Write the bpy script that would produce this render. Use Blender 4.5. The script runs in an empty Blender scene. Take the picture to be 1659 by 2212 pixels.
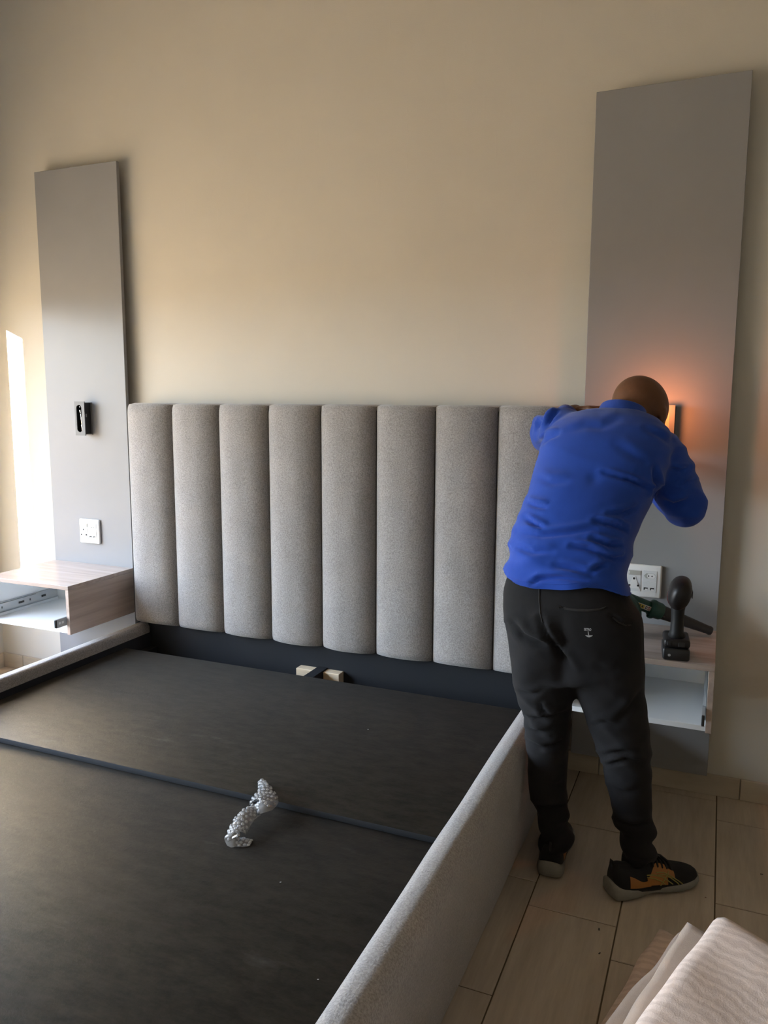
import bpy, bmesh, math, random
from mathutils import Vector, Matrix, noise
from mathutils.bvhtree import BVHTree
random.seed(7)
S = bpy.context.scene
COL = S.collection
PI = math.pi

# ------------------------------------------------------------------ camera
W, H = 1659.0, 2212.0
F_PX = 1712.57
YAW, PIT, ROL = math.radians(22.9658), math.radians(8.1165), math.radians(0.2183)
CAM = Vector((-0.02187, -2.771915, 1.32669))
FWD = Vector((-math.sin(YAW)*math.cos(PIT), math.cos(YAW)*math.cos(PIT), -math.sin(PIT)))
_r = Vector((math.cos(YAW), math.sin(YAW), 0)); _u = _r.cross(FWD)
RGT = math.cos(ROL)*_r + math.sin(ROL)*_u
UPV = -math.sin(ROL)*_r + math.cos(ROL)*_u
cd = bpy.data.cameras.new('camera'); cam = bpy.data.objects.new('camera', cd); COL.objects.link(cam)
cd.sensor_fit = 'HORIZONTAL'; cd.sensor_width = 36.0; cd.lens = F_PX/W*36.0
cd.clip_start = 0.02
cam.matrix_world = Matrix(((RGT.x, UPV.x, -FWD.x, CAM.x), (RGT.y, UPV.y, -FWD.y, CAM.y),
                           (RGT.z, UPV.z, -FWD.z, CAM.z), (0, 0, 0, 1)))
S.camera = cam

def on(px, py, ax, val):
    """world point on the plane axis=val that was measured at this pixel of the photograph"""
    d = FWD + (px-W/2)/F_PX*RGT - (py-H/2)/F_PX*UPV
    return CAM + d*((val-CAM[ax])/d[ax])

# ------------------------------------------------------------------ world, sun, exposure
vs = S.view_settings
vs.view_transform = 'Standard'; vs.look = 'None'; vs.gamma = 1.0; vs.use_curve_mapping = False
vs.exposure = 1.88
S.cycles.use_denoising = True
S.cycles.max_bounces = 10; S.cycles.diffuse_bounces = 6; S.cycles.glossy_bounces = 4
S.cycles.transparent_max_bounces = 12; S.cycles.transmission_bounces = 6
S.cycles.sample_clamp_indirect = 6.0

wd = bpy.data.worlds.new('sky'); S.world = wd; wd.use_nodes = True
nt = wd.node_tree; nt.nodes.clear()
tc = nt.nodes.new('ShaderNodeTexCoord'); sep = nt.nodes.new('ShaderNodeSeparateXYZ')
rmp = nt.nodes.new('ShaderNodeValToRGB'); bg = nt.nodes.new('ShaderNodeBackground'); wo = nt.nodes.new('ShaderNodeOutputWorld')
mp = nt.nodes.new('ShaderNodeMapRange'); mp.inputs[1].default_value = -1; mp.inputs[2].default_value = 1
nt.links.new(tc.outputs['Generated'], sep.inputs[0]); nt.links.new(sep.outputs['Z'], mp.inputs[0])
nt.links.new(mp.outputs[0], rmp.inputs[0]); nt.links.new(rmp.outputs[0], bg.inputs[0]); nt.links.new(bg.outputs[0], wo.inputs[0])
e = rmp.color_ramp.elements
e[0].position = 0.0; e[0].color = (.36, .27, .17, 1)      # sunlit dry ground outside
e[1].position = 1.0; e[1].color = (.34, .52, .95, 1)      # zenith
for pos, c in ((.490, (.41, .32, .215, 1)), (.505, (.92, 1.05, 1.14, 1)), (.60, (.80, .95, 1.12, 1))):
    n = e.new(pos); n.color = c
bg.inputs[1].default_value = 5.1

SUN_DIR = Vector((0.5, 1.0, -0.21)).normalized()
sl = bpy.data.lights.new('sun', 'SUN'); so = bpy.data.objects.new('sun', sl); COL.objects.link(so)
sl.energy = 150.0; sl.color = (1.0, .79, .50); sl.angle = math.radians(.15)
so.rotation_euler = SUN_DIR.to_track_quat('-Z', 'Y').to_euler(); so.location = (-6, -3, 4)
# the long window in the left wall lets in the sky: a light portal helps sampling it
XLW, WY0, WY1, WZ0, WZ1 = -3.25, -4.0, -.30, .45, 1.76
pl = bpy.data.lights.new('sky_portal', 'AREA'); po = bpy.data.objects.new('sky_portal', pl); COL.objects.link(po)
pl.shape = 'RECTANGLE'; pl.size = WZ1-WZ0; pl.size_y = WY1-WY0; pl.cycles.is_portal = True
po.location = (XLW-.16, (WY0+WY1)/2, (WZ0+WZ1)/2); po.rotation_euler = (0, -PI/2, 0)

# ------------------------------------------------------------------ helpers
WM = {}
def setp(o, label=None, cat=None, group=None, kind=None):
    if label: o['label'] = label
    if cat: o['category'] = cat
    if group: o['group'] = group
    if kind: o['kind'] = kind
    return o
def thing(name, label, cat, loc=(0, 0, 0), rz=0, group=None):
    o = bpy.data.objects.new(name, None); COL.objects.link(o); o.empty_display_size = .05
    o.location = loc; o.rotation_euler = (0, 0, rz)
    WM[o] = Matrix.Translation(Vector(loc)) @ Matrix.Rotation(rz, 4, 'Z')
    return setp(o, label, cat, group)
def obj(name, bm, mats, parent=None, smooth=False, label=None, kind=None, local=False, angle=None):
    """links a bmesh (in world coordinates unless local) as ONE mesh object"""
    me = bpy.data.meshes.new(name)
    Mw = WM.get(parent, Matrix.Identity(4)) if parent else Matrix.Identity(4)
    bm.to_mesh(me); bm.free()
    if parent and not local: me.transform(Mw.inverted())
    for m in (mats if isinstance(mats, (list, tuple)) else [mats]): me.materials.append(m)
    if smooth:
        me.polygons.foreach_set('use_smooth', [True]*len(me.polygons))
        if angle: me.set_sharp_from_angle(angle=math.radians(angle))
    o = bpy.data.objects.new(name, me); COL.objects.link(o)
    if parent: o.parent = parent; WM[o] = Mw
    if label: o['label'] = label
    if kind: o['kind'] = kind
    return o
def struct(name, bm, mats, parent=None):
    o = obj(name, bm, mats, parent)
    if not parent: o['kind'] = 'structure'
    return o
def struct_empty(name, loc=(0, 0, 0)):
    o = bpy.data.objects.new(name, None); COL.objects.link(o); o.location = loc
    WM[o] = Matrix.Translation(Vector(loc)); o['kind'] = 'structure'
    return o

def box(bm, x0, x1, y0, y1, z0, z1, bev=0.0, seg=2, mi=0, M=None):
    t = bmesh.new()
    r = bmesh.ops.create_cube(t, size=1.0)
    for v in r['verts']:
        v.co = Vector((x0+(v.co.x+.5)*(x1-x0), y0+(v.co.y+.5)*(y1-y0), z0+(v.co.z+.5)*(z1-z0)))
    if bev > 0:
        bmesh.ops.bevel(t, geom=t.edges[:], offset=bev, segments=seg, affect='EDGES', profile=.5)
    merge(bm, t, M, mi)
def merge(bm, t, M=None, mi=0):
    if M is not None: t.transform(M)
    mp_ = {}
    for v in t.verts: mp_[v] = bm.verts.new(v.co)
    for f in t.faces:
        try:
            nf = bm.faces.new([mp_[v] for v in f.verts]); nf.material_index = mi; nf.smooth = f.smooth
        except ValueError: pass
    t.free()
def ring_loft(bm, rings, cap=True, mi=0, closed=True):
    vs_ = [[bm.verts.new(p) for p in r] for r in rings]
    n = len(vs_[0])
    for i in range(len(vs_)-1):
        for j in range(n if closed else n-1):
            k = (j+1) % n
            f = bm.faces.new((vs_[i][j], vs_[i][k], vs_[i+1][k], vs_[i+1][j])); f.material_index = mi
    if cap and closed:
        for r, rev in ((vs_[0], True), (vs_[-1], False)):
            c = sum((v.co for v in r), Vector())/n
            cv = bm.verts.new(c)
            for j in range(n):
                k = (j+1) % n
                f = bm.faces.new((cv, r[k], r[j]) if rev else (cv, r[j], r[k])); f.material_index = mi
    return vs_
def ell(c, a, b, n=28, p=2.0):
    """superellipse ring round c with half axes a and b (vectors)"""
    out = []
    for i in range(n):
        t = 2*PI*i/n; ct, st = math.cos(t), math.sin(t)
        x = math.copysign(abs(ct)**(2/p), ct); y = math.copysign(abs(st)**(2/p), st)
        out.append(c + a*x + b*y)
    return out
def frames(pts):
    ts = []
    for i in range(len(pts)):
        a = pts[max(i-1, 0)]; b = pts[min(i+1, len(pts)-1)]
        ts.append((b-a).normalized())
    u = ts[0].orthogonal().normalized(); fr = []
    for t in ts:
        u = (u - t*u.dot(t)).normalized(); fr.append((u, t.cross(u)))
    return fr
def tube(bm, pts, rad, n=12, mi=0, round_ends=True):
    pts = [Vector(p) for p in pts]
    rad = list(rad) if isinstance(rad, (list, tuple)) else [rad]*len(pts)
    if round_ends:
        d0 = (pts[0]-pts[1]).normalized(); d1 = (pts[-1]-pts[-2]).normalized()
        r0, r1 = rad[0], rad[-1]
        pts = [pts[0]+d0*r0*.95, pts[0]+d0*r0*.7] + pts + [pts[-1]+d1*r1*.7, pts[-1]+d1*r1*.95]
        rad = [r0*.3, r0*.72] + rad + [r1*.72, r1*.3]
    fr = frames(pts)
    ring_loft(bm, [ell(p, f[0]*r, f[1]*r, n) for p, f, r in zip(pts, fr, rad)], mi=mi)
def ball(bm, c, r, M=None, sub=3, mi=0):
    t = bmesh.new(); bmesh.ops.create_icosphere(t, subdivisions=sub, radius=1.0)
    R = M if M is not None else Matrix.Identity(4)
    S_ = Matrix.Diagonal(Vector((r[0], r[1], r[2], 1.0)))
    merge(bm, t, Matrix.Translation(Vector(c)) @ R @ S_, mi)
def cyl(bm, p0, p1, r0, r1=None, n=20, mi=0):
    p0, p1 = Vector(p0), Vector(p1); r1 = r0 if r1 is None else r1
    t = (p1-p0).normalized(); u = t.orthogonal().normalized(); w = t.cross(u)
    ring_loft(bm, [ell(p0, u*r0, w*r0, n), ell(p1, u*r1, w*r1, n)], mi=mi)
def prism(bm, poly, y0, y1, mi=0):
    """polygon in x,z extruded along y (y0 is the front)"""
    a = [bm.verts.new((x, y0, z)) for x, z in poly]; b = [bm.verts.new((x, y1, z)) for x, z in poly]
    n = len(poly)
    fs = [bm.faces.new(a), bm.faces.new(b[::-1])]
    for i in range(n):
        j = (i+1) % n; fs.append(bm.faces.new((a[j], a[i], b[i], b[j])))
    for f in fs: f.material_index = mi
    bmesh.ops.recalc_face_normals(bm, faces=fs)
def stadium(cx, cz, w, h, n=10):
    r = w/2; out = []
    for i in range(n+1): t = PI*i/n; out.append((cx+r*math.cos(t), cz+h/2-r+r*math.sin(t)))
    for i in range(n+1): t = PI+PI*i/n; out.append((cx+r*math.cos(t), cz-h/2+r+r*math.sin(t)))
    return out
def smoothstep(a, b, x):
    t = min(1, max(0, (x-a)/(b-a))) if a != b else float(x > a)
    return t*t*(3-2*t)
def interp(tab, x):
    if x <= tab[0][0]: return tab[0][1]
    for (a, va), (b, vb) in zip(tab, tab[1:]):
        if x <= b: return va + (vb-va)*(x-a)/(b-a)
    return tab[-1][1]
def remeshed(bm, voxel, smooth_it=4, fac=.5):
    """voxel union of overlapping closed shells -> one continuous surface, as a new bmesh"""
    me = bpy.data.meshes.new('tmp'); bmesh.ops.recalc_face_normals(bm, faces=bm.faces[:]); bm.to_mesh(me); bm.free()
    o = bpy.data.objects.new('tmp', me); COL.objects.link(o)
    m = o.modifiers.new('r', 'REMESH'); m.mode = 'VOXEL'; m.voxel_size = voxel; m.adaptivity = 0
    dg = bpy.context.evaluated_depsgraph_get(); dg.update()
    ev = o.evaluated_get(dg); out = bmesh.new(); out.from_mesh(ev.to_mesh()); ev.to_mesh_clear()
    bpy.data.objects.remove(o); bpy.data.meshes.remove(me)
    for _ in range(smooth_it):
        bmesh.ops.smooth_vert(out, verts=out.verts[:], factor=fac, use_axis_x=True, use_axis_y=True, use_axis_z=True)
    out.normal_update()
    return out

# ------------------------------------------------------------------ materials
def mat(name, color, rough=.6, metal=0.0, spec=.5, **k):
    m = bpy.data.materials.new(name); m.use_nodes = True
    b = m.node_tree.nodes['Principled BSDF']
    b.inputs['Base Color'].default_value = (*color, 1); b.inputs['Roughness'].default_value = rough
    b.inputs['Metallic'].default_value = metal; b.inputs['Specular IOR Level'].default_value = spec
    for kk, v in k.items(): b.inputs[kk].default_value = v
    return m
def N(m, t, **k):
    n = m.node_tree.nodes.new(t)
    for kk, v in k.items(): setattr(n, kk, v)
    return n
def L(m, a, b): m.node_tree.links.new(a, b)
def coords(m, scale=(1, 1, 1), rnd=False, kind='Object'):
    tc = N(m, 'ShaderNodeTexCoord'); mp_ = N(m, 'ShaderNodeMapping'); mp_.inputs['Scale'].default_value = scale
    L(m, tc.outputs[kind], mp_.inputs[0])
    if rnd:
        oi = N(m, 'ShaderNodeObjectInfo'); mu = N(m, 'ShaderNodeMath', operation='MULTIPLY'); mu.inputs[1].default_value = 37.0
        L(m, oi.outputs['Random'], mu.inputs[0]); L(m, mu.outputs[0], mp_.inputs['Location'])
    return mp_.outputs[0]
def noisemix(m, vec, scale, c0, c1, lo=.35, hi=.65, detail=4, rough=.6, dist=0.0):
    n = N(m, 'ShaderNodeTexNoise'); n.inputs['Scale'].default_value = scale; n.inputs['Detail'].default_value = detail
    n.inputs['Roughness'].default_value = rough; n.inputs['Distortion'].default_value = dist
    L(m, vec, n.inputs['Vector'])
    r = N(m, 'ShaderNodeValToRGB'); r.color_ramp.elements[0].position = lo; r.color_ramp.elements[1].position = hi
    r.color_ramp.elements[0].color = (*c0, 1); r.color_ramp.elements[1].color = (*c1, 1)
    L(m, n.outputs['Fac'], r.inputs[0]); return n, r
def bump(m, fac, strength, dist=.01, prev=None):
    b = N(m, 'ShaderNodeBump'); b.inputs['Strength'].default_value = strength; b.inputs['Distance'].default_value = dist
    L(m, fac, b.inputs['Height'])
    if prev: L(m, prev, b.inputs['Normal'])
    L(m, b.outputs[0], m.node_tree.nodes['Principled BSDF'].inputs['Normal']); return b.outputs[0]
def P(m): return m.node_tree.nodes['Principled BSDF']

def m_wall():
    m = mat('wall_paint', (.55, .515, .445), .75, spec=.3)
    v = coords(m)
    n, r = noisemix(m, v, 1.3, (.528, .502, .442), (.554, .529, .470)); L(m, r.outputs[0], P(m).inputs['Base Color'])
    n1, _ = noisemix(m, v, 260, (0, 0, 0), (1, 1, 1), detail=2)
    p = bump(m, n1.outputs['Fac'], .25, .0012)
    v2 = coords(m, (30, 30, 5)); n2, r2 = noisemix(m, v2, 1.0, (0, 0, 0), (1, 1, 1), .62, .75, detail=3)
    bump(m, r2.outputs[0], .3, .0012, p)
    return m
M_WALL = m_wall()
M_CEIL = mat('ceiling_paint', (.52, .50, .46), .9)
def m_panel():
    m = mat('grey_laminate', (.29, .28, .285), .24, spec=.14)
    v = coords(m); n, r = noisemix(m, v, 1.6, (.245, .247, .256), (.262, .264, .273)); L(m, r.outputs[0], P(m).inputs['Base Color'])
    n1, _ = noisemix(m, v, 500, (0, 0, 0), (1, 1, 1), detail=2); bump(m, n1.outputs['Fac'], .05, .0005)
    return m
M_PANEL = m_panel()
def m_heather(name, c0, c1, scale=225, sheen=.5):
    m = mat(name, c0, .9, spec=.2)
    v = coords(m); n, r = noisemix(m, v, scale, c0, c1, .36, .64, detail=3, rough=.7)
    n3, r3 = noisemix(m, v, 9, (.92, .92, .92), (1.06, 1.05, 1.04), .3, .7)
    mx = N(m, 'ShaderNodeMix', data_type='RGBA', blend_type='MULTIPLY'); mx.inputs[0].default_value = 1
    L(m, r.outputs[0], mx.inputs[6]); L(m, r3.outputs[0], mx.inputs[7]); L(m, mx.outputs[2], P(m).inputs['Base Color'])
    bump(m, n.outputs['Fac'], .55, .003)
    P(m).inputs['Sheen Weight'].default_value = sheen; P(m).inputs['Sheen Roughness'].default_value = .5
    return m
M_UPH = m_heather('grey_heather_fabric', (.188, .177, .171), (.340, .322, .312))
def m_deck():
    m = mat('black_nonwoven', (.03, .028, .025), .45, spec=.06)
    v = coords(m, (1, 2.4, 1)); n, r = noisemix(m, v, 16, (.0170, .0150, .0118), (.036, .0312, .0240), .35, .7, detail=8, rough=.7)
    n2, r2 = noisemix(m, v, 5, (0, 0, 0), (.05, .048, .046), .66, .8, detail=6)
    mx = N(m, 'ShaderNodeMix', data_type='RGBA', blend_type='ADD'); mx.inputs[0].default_value = .6
    L(m, r.outputs[0], mx.inputs[6]); L(m, r2.outputs[0], mx.inputs[7]); L(m, mx.outputs[2], P(m).inputs['Base Color'])
    n1, _ = noisemix(m, coords(m), 90, (0, 0, 0), (1, 1, 1), detail=6, rough=.8); bump(m, n1.outputs['Fac'], .25, .004)
    P(m).inputs['Sheen Weight'].default_value = .03
    return m
M_DECK = m_deck()
M_DECKEDGE = mat('grey_edge_cloth', (.034, .038, .044), .85, spec=.2)
M_BLACKCLOTH = mat('black_lining', (.018, .020, .024), .85, spec=.2)
def m_pine():
    m = mat('pine_wood', (.62, .47, .30), .55)
    v = coords(m, (6, 60, 60)); n, r = noisemix(m, v, 1, (.66, .53, .36), (.78, .66, .49)); L(m, r.outputs[0], P(m).inputs['Base Color']); return m
M_PINE = m_pine()
def m_tile():
    m = mat('wood_look_tile', (.33, .27, .19), .38)
    v = coords(m, (9, 1.2, 1), True); n, r = noisemix(m, v, 2.2, (.43, .37, .295), (.53, .465, .385), .3, .7, detail=5)
    n2, r2 = noisemix(m, coords(m, (34, 3, 1), True), 2.5, (.90, .89, .88), (1.06, 1.06, 1.06), .3, .65)
    mx = N(m, 'ShaderNodeMix', data_type='RGBA', blend_type='MULTIPLY'); mx.inputs[0].default_value = 1
    L(m, r.outputs[0], mx.inputs[6]); L(m, r2.outputs[0], mx.inputs[7]); L(m, mx.outputs[2], P(m).inputs['Base Color'])
    return m
M_TILE = m_tile()
M_GROUT = mat('grout', (.10, .075, .045), .9)
def m_skirt():
    m = mat('skirting_tile', (.34, .28, .20), .4)
    v = coords(m, (2, 1, 8), True); n, r = noisemix(m, v, 2.2, (.40, .34, .26), (.50, .44, .35), .3, .7, detail=5); L(m, r.outputs[0], P(m).inputs['Base Color']); return m
M_SKIRT = m_skirt()
def m_ash():
    m = mat('ash_laminate', (.40, .29, .22), .18, spec=.9)
    v = coords(m, (1.2, 22, 26)); n, r = noisemix(m, v, 1.6, (.37, .290, .245), (.52, .425, .365), .3, .72, detail=5, dist=.6); L(m, r.outputs[0], P(m).inputs['Base Color'])
    return m
M_ASH = m_ash()
def m_ash_side():
    m = mat('ash_laminate_side', (.40, .29, .22), .4)
    v = coords(m, (22, 1.2, 26)); n, r = noisemix(m, v, 1.6, (.37, .290, .245), (.52, .425, .365), .3, .72, detail=5, dist=.6); L(m, r.outputs[0], P(m).inputs['Base Color'])
    return m
M_ASHS = m_ash_side()
M_WHITE = mat('white_melamine', (.82, .83, .83), .4)
M_ZINC = mat('zinc_steel', (.50, .51, .52), .35, .35)
M_DKMETAL = mat('dark_plastic', (.03, .03, .03), .4)
M_PLATE = mat('white_plastic', (.80, .80, .79), .28)
M_MODULE = mat('white_module', (.70, .71, .71), .35)
M_GREYSW = mat('grey_rocker', (.42, .42, .38), .4)
M_HOLE = mat('socket_hole', (.008, .008, .008), .6)
M_SATIN = mat('satin_nickel', (.13, .13, .13), .5, .1, .3)
M_BLACK = mat('black_plastic', (.012, .012, .013), .35)
M_CHROME = mat('chrome', (.85, .85, .87), .08, 1.0)
M_STICKER = mat('silver_sticker', (.40, .40, .41), .5)
def m_cloth(name, c, c2, scale=500, rough=.85, sheen=.15, b=.25, big=6):
    m = mat(name, c, rough, spec=.2); v = coords(m)
    n, r = noisemix(m, v, big, c, c2, .35, .7, detail=5); L(m, r.outputs[0], P(m).inputs['Base Color'])
    n1, _ = noisemix(m, v, scale, (0, 0, 0), (1, 1, 1), detail=2); bump(m, n1.outputs['Fac'], b, .001)
    P(m).inputs['Sheen Weight'].default_value = sheen; return m
M_SHIRT = m_cloth('blue_cotton', (.009, .047, .30), (.011, .056, .35))
M_TROUSER = m_cloth('black_fleece', (.010, .010, .011), (.016, .015, .016), 350, .95, .03)
M_SKIN = m_cloth('brown_skin', (.11, .050, .026), (.135, .062, .033), 260, .42, 0, .12, 25)
M_EYE = mat('eye_white', (.7, .68, .64), .2)
M_SOLE = m_cloth('grey_rubber', (.20, .19, .165), (.24, .23, .20), 200, .7, 0, .2, 30)
M_SHOE = m_cloth('black_mesh', (.010, .010, .011), (.014, .014, .015), 900, .75, .05, .5, 30)
M_ORANGE = mat('orange_overlay', (.30, .115, .015), .5)
M_YELLOW = mat('olive_yellow_trim', (.24, .20, .04), .5)
M_LACE = mat('black_lace', (.012, .012, .013), .8)
M_PRINT = mat('white_print', (.42, .43, .44), .7)
M_SEAM = mat('trouser_seam', (.034, .033, .033), .95, spec=.2)
M_GREEN = mat('green_plastic', (.008, .060, .042), .42)
M_NOZZLE = mat('charcoal_plastic', (.022, .021, .022), .5)
M_DRILL = mat('drill_body', (.014, .012, .012), .42, spec=.35)
M_GRIP = mat('drill_grip', (.010, .010, .010), .6, spec=.3)
M_RED = mat('dark_red_trim', (.09, .012, .012), .4)
M_LBL_Y = mat('label_yellow', (.55, .42, .05), .5)
M_LBL_W = mat('label_white', (.62, .60, .55), .5)
M_LBL_K = mat('label_ink', (.03, .03, .03), .6)
M_LBL_R = mat('label_red_ink', (.25, .05, .05), .6)
def m_quilt():
    m = mat('cream_quilted_fabric', (.55, .45, .385), .85, spec=.2)
    v = coords(m)
    w = N(m, 'ShaderNodeTexWave', wave_type='RINGS', rings_direction='SPHERICAL'); w.inputs['Scale'].default_value = 15
    w.inputs['Distortion'].default_value = 6.0; w.inputs['Detail'].default_value = 5; w.inputs['Detail Scale'].default_value = 1.6
    mp_ = N(m, 'ShaderNodeMapping'); mp_.inputs['Location'].default_value = (.308, .16, -.40)
    tc_ = N(m, 'ShaderNodeTexCoord'); L(m, tc_.outputs['Object'], mp_.inputs[0]); L(m, mp_.outputs[0], w.inputs['Vector'])
    r = N(m, 'ShaderNodeValToRGB'); r.color_ramp.elements[0].position = .35; r.color_ramp.elements[1].position = .65
    r.color_ramp.elements[0].color = (.56, .44, .37, 1); r.color_ramp.elements[1].color = (.645, .52, .445, 1)
    L(m, w.outputs['Fac'], r.inputs[0])
    L(m, r.outputs[0], P(m).inputs['Base Color'])
    n1, _ = noisemix(m, v, 420, (0, 0, 0), (1, 1, 1), detail=3)
    p = bump(m, n1.outputs['Fac'], .4, .002); bump(m, w.outputs['Fac'], .10, .004, p)
    P(m).inputs['Sheen Weight'].default_value = .2
    return m
M_QUILT = m_quilt()
M_QUILT2 = m_cloth('cream_shaded_fold', (.40, .31, .245), (.47, .375, .30), 420, .9, .2, .4, 14)  # quilt cream darkened for the middle folds, shade put into the colour
def m_bubble():
    m = bpy.data.materials.new('bubble_film'); m.use_nodes = True; t = m.node_tree; t.nodes.clear()
    out = t.nodes.new('ShaderNodeOutputMaterial'); tr = t.nodes.new('ShaderNodeBsdfTransparent'); gl = t.nodes.new('ShaderNodeBsdfGlossy')
    df = t.nodes.new('ShaderNodeBsdfDiffuse'); m1 = t.nodes.new('ShaderNodeMixShader'); m2 = t.nodes.new('ShaderNodeMixShader'); fr = t.nodes.new('ShaderNodeFresnel')
    gl.inputs['Roughness'].default_value = .12; df.inputs['Color'].default_value = (.85, .86, .86, 1); fr.inputs[0].default_value = 1.5
    m1.inputs[0].default_value = .22; t.links.new(tr.outputs[0], m1.inputs[1]); t.links.new(df.outputs[0], m1.inputs[2])
    t.links.new(fr.outputs[0], m2.inputs[0]); t.links.new(m1.outputs[0], m2.inputs[1]); t.links.new(gl.outputs[0], m2.inputs[2]); t.links.new(m2.outputs[0], out.inputs[0])
    return m
M_BUB = m_bubble()
M_ALU = mat('bronze_aluminium', (.10, .09, .08), .4, .6)
def m_lampglow():
    m = bpy.data.materials.new('lit_lamp_lens'); m.use_nodes = True; b = P(m)
    b.inputs['Base Color'].default_value = (.30, .17, .10, 1); b.inputs['Emission Color'].default_value = (1.0, .30, .07, 1); b.inputs['Emission Strength'].default_value = .045
    return m
M_GLOW = m_lampglow()

# ------------------------------------------------------------------ room shell
XL, XR, YB, ZC = XLW, 3.3, -5.6, 3.05
b = bmesh.new(); box(b, XL-.15, XR+.15, 0, .15, -.1, ZC+.1); struct('wall_back', b, M_WALL)
b = bmesh.new(); box(b, XR, XR+.15, YB-.15, 0, -.1, ZC+.1); struct('wall_right', b, M_WALL)
# left wall with its long window
b = bmesh.new()
box(b, XL-.15, XL, WY1, 0, -.1, ZC+.1); box(b, XL-.15, XL, YB-.15, WY0, -.1, ZC+.1); box(b, XL-.15, XL, WY0, WY1, WZ1, ZC+.1); box(b, XL-.15, XL, WY0, WY1, -.1, WZ0)
struct('wall_left', b, M_WALL)
b = bmesh.new(); box(b, XL-.15, XR+.15, YB-.15, YB, -.1, ZC+.1); struct('wall_rear', b, M_WALL)
# unseen blocker added outside: keeps the low sun off the window, all but the slit next to the jamb
gd = Vector((SUN_DIR.x, SUN_DIR.y, 0)).normalized(); gp = Vector((gd.y, -gd.x, 0)); g0 = Vector((XL, -.48, 0))-gd*5.0
b = bmesh.new(); q = [g0, g0+gp*1.75, g0+gp*1.75-gd*.25, g0+gp*.02-gd*.25]
ring_loft(b, [[p+Vector((0, 0, z)) for p in q] for z in (-.3, 3.0)]); bmesh.ops.recalc_face_normals(b, faces=b.faces[:]); struct('sun_blocker', b, M_WALL)
b = bmesh.new(); box(b, XL-.15, XR+.15, YB-.15, .15, ZC, ZC+.12); struct('ceiling', b, M_CEIL)
# outside ground so that the openings look onto something
fl = struct_empty('floor')
b = bmesh.new(); box(b, XL-.15, XR+.15, YB-.15, .15, -.12, -.0025); obj('screed', b, M_GROUT, fl)
TW, TL, G = .2285, .46, .0035
OFF = {-2: -.271, -1: -.378, 0: -.047, 1: -.175}
base_tile = None
rest = bmesh.new()
def tile_bm(w, l):
    t = bmesh.new(); c = .0012
    r = [[(c if False else 0) for _ in range(0)]]
    ring_loft(t, [[Vector((0, 0, -.004)), Vector((w, 0, -.004)), Vector((w, l, -.004)), Vector((0, l, -.004))],
                  [Vector((0, 0, -c)), Vector((w, 0, -c)), Vector((w, l, -c)), Vector((0, l, -c))],
                  [Vector((c, c, 0)), Vector((w-c, c, 0)), Vector((w-c, l-c, 0)), Vector((c, l-c, 0))]], cap=True)
    return t
cache = {}
for k in range(-17, 17):
    x0 = -.194 + k*TW + G/2
    if x0+TW > XR+.2 or x0 < XL-.3: continue  # off the room
    off = OFF.get(k, -random.choice((.05, .12, .2, .29, .37, .42)))
    y = off
    rows = [(off+.0, 0.0)] if off < -.03 else []
    ys = []
    if off < -.01: ys.append((off, 0.0))
    while y > YB:
        ys.append((y-TL, y)); y -= TL
    for (ya, yb) in ys:
        ya = max(ya, YB)
        if yb-ya < .02: continue
        xa, xb = max(x0, XL), min(x0+TW-G, XR)
        if xb-xa < .02: continue
        near = (-.75 < xa < 1.0 and yb > -2.6) or (xa < -2.2 and yb > -2.0)
        if near:
            key = (round(xb-xa, 4), round(yb-ya-G, 4))
            if key not in cache:
                o = obj('floor_tile', tile_bm(*key), M_TILE, fl, local=True); cache[key] = o
            else:
                o = cache[key].copy(); COL.objects.link(o)
            o.location = (xa, ya+G/2, 0)
        else:
            merge(rest, tile_bm(xb-xa, yb-ya-G), Matrix.Translation((xa, ya+G/2, 0)))
obj('outer_floor_tiles', rest, M_TILE, fl, kind='stuff')
# skirting tiles
bb = struct_empty('baseboard_back')
first = None
xs = [.105+.46*i for i in range(-8, 7)]
for x in xs:
    if first is None:
        t = bmesh.new(); box(t, 0, .457, -.010, 0, 0, .0725, .0015, 1); first = obj('skirting_tile', t, M_SKIRT, bb, local=True); o = first
    else: o = first.copy(); COL.objects.link(o)
    o.location = (x, 0, 0)
    if x+.46 > XR: o.scale.x = (XR-x)/.457
b = bmesh.new(); box(b, XL, XL+.010, YB, -.012, 0, .0725); struct('baseboard_left', b, M_SKIRT)
b = bmesh.new(); box(b, XR-.010, XR, YB, -.012, 0, .0725); struct('baseboard_right', b, M_SKIRT)
b = bmesh.new(); box(b, XL+.012, XR-.012, YB, YB+.010, 0, .0725); struct('baseboard_rear', b, M_SKIRT)
w1 = struct_empty('window_1', (XL, WY0, WZ0))
b = bmesh.new()
for ya, yb, za, zb in ((WY0, WY0+.05, WZ0, WZ1), (WY0+.05, WY1-.004, WZ0, WZ0+.03), (-2.2, -2.15, WZ0+.03, WZ1)):
    box(b, XL-.11, XL-.06, ya, yb, za, zb)
obj('window_frame', b, M_ALU, w1)

# ------------------------------------------------------------------ tall wall panels
PXL = (-2.8256, -2.3756); PXR = (-.450, 0.0); PZ0, PZ1, PY = .083, 2.291, -.05
def wall_panel(x0, x1, label):
    t = thing('wall_panel', label, 'wall panel', ((x0+x1)/2, -.03, PZ0), group=None)
    b = bmesh.new(); box(b, x0, x1, PY, PY+.017, PZ0, PZ1, .0012, 1); obj('board', b, M_PANEL, t)
    for xa in (x0+.07, x1-.125):
        b = bmesh.new(); box(b, xa, xa+.055, PY+.0175, -.0005, PZ0+.03, PZ1-.04); obj('batten', b, M_ALU, t)
wall_panel(*PXL, 'tall grey laminate wall panel left of the headboard, lit bluish white below')
wall_panel(*PXR, 'tall grey laminate wall panel right of the headboard, orange glow on it')

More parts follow.
